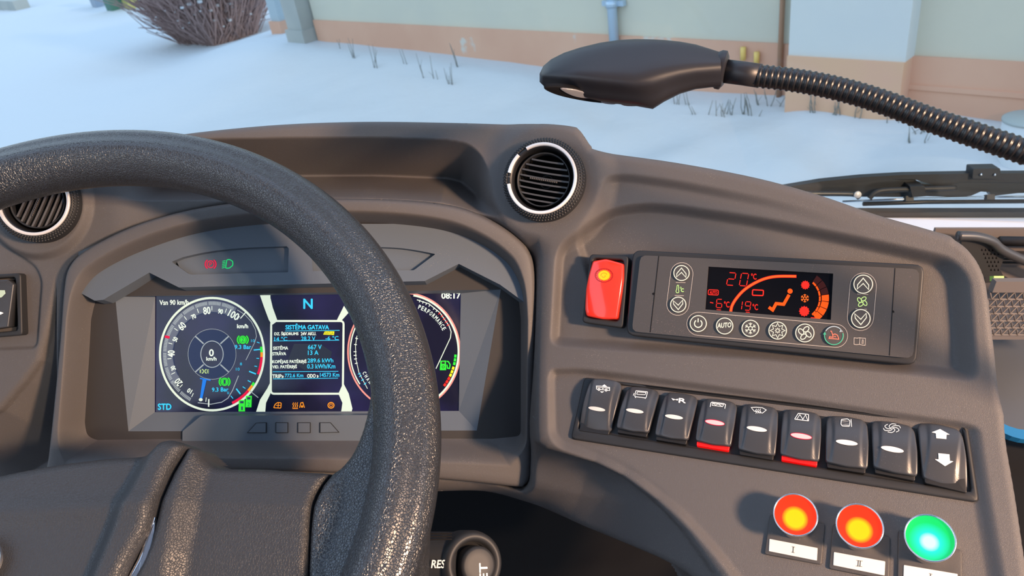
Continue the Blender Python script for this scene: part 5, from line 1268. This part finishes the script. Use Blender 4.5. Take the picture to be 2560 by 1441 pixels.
vprism(J8([(330, 362), (700, 322), (1300, 262), (1500, 268), (1560, 310), (1680, 322), (1900, 316), (1960, 290), (2750, 280), (2750, 395), (2500, 400), (2240, 430), (2225, 390), (2140, 385), (2050, 425), (1940, 440), (1620, 430), (1500, 440), (900, 435), (500, 400)]), -.006, .012, 'blade_frame', 'wip', wip)
vprism(round_poly(J8([(2070, 165), (2330, 160), (2335, 262), (2060, 262)]), 3, 2), .008, .02, 'coupling_block', 'rubber', wip)
for c_ in J8([(2145, 220), (2278, 222)]): V, Fc = tube([VP_.hit(np.array(c_), .009), VP_.hit(np.array(c_), .0115)], .0018, 12); obj('bolt', V, Fc, 'chrome', wip)
V, Fc = tube(cat_rom([VP_.hit(np.array(p), .006) for p in J8([(1060, 450), (1110, 400), (1200, 372), (1480, 362), (1900, 350)])], 8), .0042, 12); obj('hose', V, Fc, 'rubber', wip)
V, Fc = tube(cat_rom([VP_.hit(np.array(p), .004) for p in J8([(430, 405), (880, 408), (960, 440)])], 8), .0042, 12); obj('arm', V, Fc, 'wip', wip)
V, Fc = tube([VP_.hit(np.array(p), .007) for p in J8([(942, 415), (943, 416)])], .006, 16); 
cc_ = VP_.hit(np.array(J8([(942, 412)])[0]), .008); V, Fc = tube([cc_, cc_ + VP_.n * .003], .0055, 18); obj('rivet', V, Fc, 'silver', wip)
vprism(round_poly(J8([(1455, 338), (1595, 330), (1615, 428), (1480, 440)]), 2, 2), .014, .02, 'clip', 'rubber', wip)
V, Fc = tube([VP_.hit(np.array(p), .004) for p in J8([(800, 482), (1450, 455), (2220, 436), (2750, 436)])], .0016, 10); obj('steel_strip', V, Fc, 'chrome', wip)
V, Fc = tube([VP_.hit(np.array(p), .002) for p in J8([(1000, 505), (1600, 486), (2750, 478)])], .0034, 10); obj('rubber_lip', V, Fc, 'black', wip)
for p in J8([(1440, 455), (2225, 440)]): V, Fc = box(VP_.hit(np.array(p), .005), (.006, .004, .004)); obj('claw', V, Fc, 'rubber', wip, smooth=False)

# ------------------------------------------------------------------ things on the far right shelf
SH = -.560
V, Fc = box(wpt(.86, .62, SH - .01), (.38, .30, .01)); root = thing('side_shelf', 'dark grey glossy shelf right of the console', 'shelf', (.6, .6, CAMZ + SH)); wobj('shelf_board', V, Fc, mat('dark_grey_laminate', (.12, .13, .145), .35), root, smooth=False)
def sx(px, y): r = rays(np.array([px, 700.])); w = c2w(r) - np.array([0, 0, CAMZ]); return w[0] / w[1] * y
yb_ = .70
def vz(px_y, y): r = c2w(rays(np.array([2520., px_y]))) - np.array([0, 0, CAMZ]); return r[2] / r[1] * y
bask = thing('plastic_basket', 'grey-brown plastic basket with zigzag openwork side on the side shelf', 'basket', (.55, yb_, CAMZ + SH))
M['bask'] = mat('grey_brown_plastic', (.13, .115, .11), .5)
x0_, x1_ = sx(2486, yb_), sx(2900, yb_); zt_, zb_ = vz(700, yb_), vz(846, yb_)
Hh = zt_ - zb_
V, Fc = box(wpt((x0_ + x1_) / 2, yb_, zt_ - Hh * .09), ((x1_ - x0_) / 2, .004, Hh * .09)); wobj('rim', V, Fc, 'bask', bask, smooth=False)
V, Fc = box(wpt((x0_ + x1_) / 2, yb_, zb_ + Hh * .03), ((x1_ - x0_) / 2, .003, Hh * .03)); wobj('bottom_rim', V, Fc, 'bask', bask, smooth=False)
mb = MB(); rows = 6
for k_ in range(rows + 1):
    z = zb_ + Hh * .06 + (Hh * .74) * k_ / rows; V, Fc = tube([w2c((x, yb_, z)) for x in np.linspace(x0_, x1_, 12)], .0013, 6); mb.add(V, Fc)
pitch = .0088
for k_ in range(rows):
    za = zb_ + Hh * .06 + (Hh * .74) * k_ / rows; zb2 = zb_ + Hh * .06 + (Hh * .74) * (k_ + 1) / rows; n_ = int((x1_ - x0_) / pitch) * 2
    pts_ = [w2c((x0_ + pitch * .5 * i, yb_ - .0005, (za if i % 2 else zb2))) for i in range(n_)]
    V, Fc = tube(pts_, .0011, 6); mb.add(V, Fc)
mb.obj('openwork_side_lattice', 'bask', bask)
V, Fc = box(wpt((x0_ + x1_) / 2, yb_ + .13, zt_ - Hh * .5), ((x1_ - x0_) / 2, .002, Hh * .5)); wobj('back_panel', V, Fc, 'bask', bask, smooth=False)
V, Fc = box(wpt((x0_ + x1_) / 2, yb_ + .066, zb_ + .002), ((x1_ - x0_) / 2, .066, .002)); wobj('base', V, Fc, 'bask', bask, smooth=False)
# perforated bracket behind the basket
VB = Plane(w2c((0, .80, 0)), w2c((0, -1, 0)))
hold = thing('cup_holder', 'dark perforated plastic holder with a sloping arm behind the basket', 'holder', c2w(VB.hit(np.array([2480., 660.]))))
holes = [[(2452 + 9 * i + (5 if j % 2 else 0), 628 + 10 * j), (2457 + 9 * i + (5 if j % 2 else 0), 628 + 10 * j), (2454.5 + 9 * i + (5 if j % 2 else 0), 621 + 10 * j)] for j in range(6) for i in range(5) if not (i == 0 and j > 1) and not (i < 2 and j > 3)]
prism([(2405, 594), (2440, 598), (2480, 606), (2504, 618), (2512, 640), (2500, 672), (2508, 690), (2530, 702), (2440, 710), (2400, 650)], holes, VB, .004, 'perforated_panel', 'rubber', hold)
V, Fc = tube(cat_rom([VB.hit(np.array(p, float), .004) for p in [(2395, 590), (2440, 592), (2480, 604), (2510, 628), (2600, 668), (2700, 710)]], 6), .0058, 14); obj('arm', V, Fc, M['rocker'], hold)
V, Fc = tube([VB.hit(np.array(p, float), -.01) for p in [(2500, 603), (2800, 607)]], .006, 12); obj('rail', V, Fc, 'black', hold)
for k_ in range(4): V, Fc = tube([VB.hit(np.array(p, float), -.008) for p in [(2508, 630 + 11 * k_ * .8), (2800, 634 + 11 * k_ * .8)]], .0014, 8); obj('slat', V, Fc, 'rubber', hold)
grn = thing('green_clip', 'small lime green clip above the basket corner', 'clip', c2w(VB.hit(np.array([2492., 697.]), .02))); V, Fc = box(VB.hit(np.array([2492., 697.]), .02), (.006, .003, .004)); obj('clip_body', V, Fc, mat('lime_plastic', (.45, .8, .15), .4), grn, smooth=False)
# blue folder edge
bl = Plane(w2c((0, .42, -.42)), w2c((0, -.35, .94)))
bf = thing('blue_folder', 'bright blue curved edge of a folder right of the console', 'folder', c2w(bl.hit(np.array([2555., 1080.]))))
prism([(2490, 1050), (2522, 1066), (2545, 1073), (2600, 1080), (2700, 1085), (2700, 1120), (2600, 1104), (2552, 1098), (2530, 1092), (2490, 1075)], [], bl, .006, 'cover', mat('blue_plastic', (.01, .14, .33), .4), bf)
prism([(2500, 1085), (2700, 1110), (2700, 1700), (2500, 1700)], [], Plane(bl.P - bl.n * .03, bl.n), .004, 'lower_panel', 'deep', bf)

# ------------------------------------------------------------------ bus body around the driver
M['lining'] = mat('cabin_lining', (.50, .61, .78), .7)  # blue tint added so the unseen lining bounces cool fill light
def shell(name, c, h, m='lining'):
    V, Fc = box(wpt(*c), h); o_ = wobj(name, V, Fc, m, None, smooth=False); tag(o_, kind='structure')
shell('ceiling', (0, -1.2, 1.15), (1.28, 1.65, .03))
shell('wall_back', (0, -2.8, -.1), (1.28, .03, 1.25))
shell('wall_left', (-1.28, -.9, -.95), (.03, 1.9, .40))
shell('wall_right', (1.28, -.9, -.95), (.03, 1.9, .40))
shell('floor', (0, -.9, -1.35), (1.28, 1.95, .03), 'rubber')
shell('wall_front', (0, 1.03, -.95), (1.25, .03, .42))

# top of the dashboard running forward to the glass
def dash_top(pts, name):
    P_ = [wpt(*p) for p in pts]; n_ = len(P_)
    wobj(name, [p for p in P_] + [p + np.array([0, 0, -.012]) for p in P_], [tuple(range(n_)), tuple(range(2 * n_ - 1, n_ - 1, -1))] + [(i, (i + 1) % n_, n_ + (i + 1) % n_, n_ + i) for i in range(n_)], 'dash', dash, smooth=False)
dash_top([(-1.0, .64, -.25), (.12, .64, -.25), (.12, 1.00, -.385), (-1.0, 1.00, -.385)], 'dash_top')
dash_top([(.12, .64, -.25), (.38, .52, -.32), (.38, 1.00, -.455), (.12, 1.00, -.385)], 'dash_side_top')
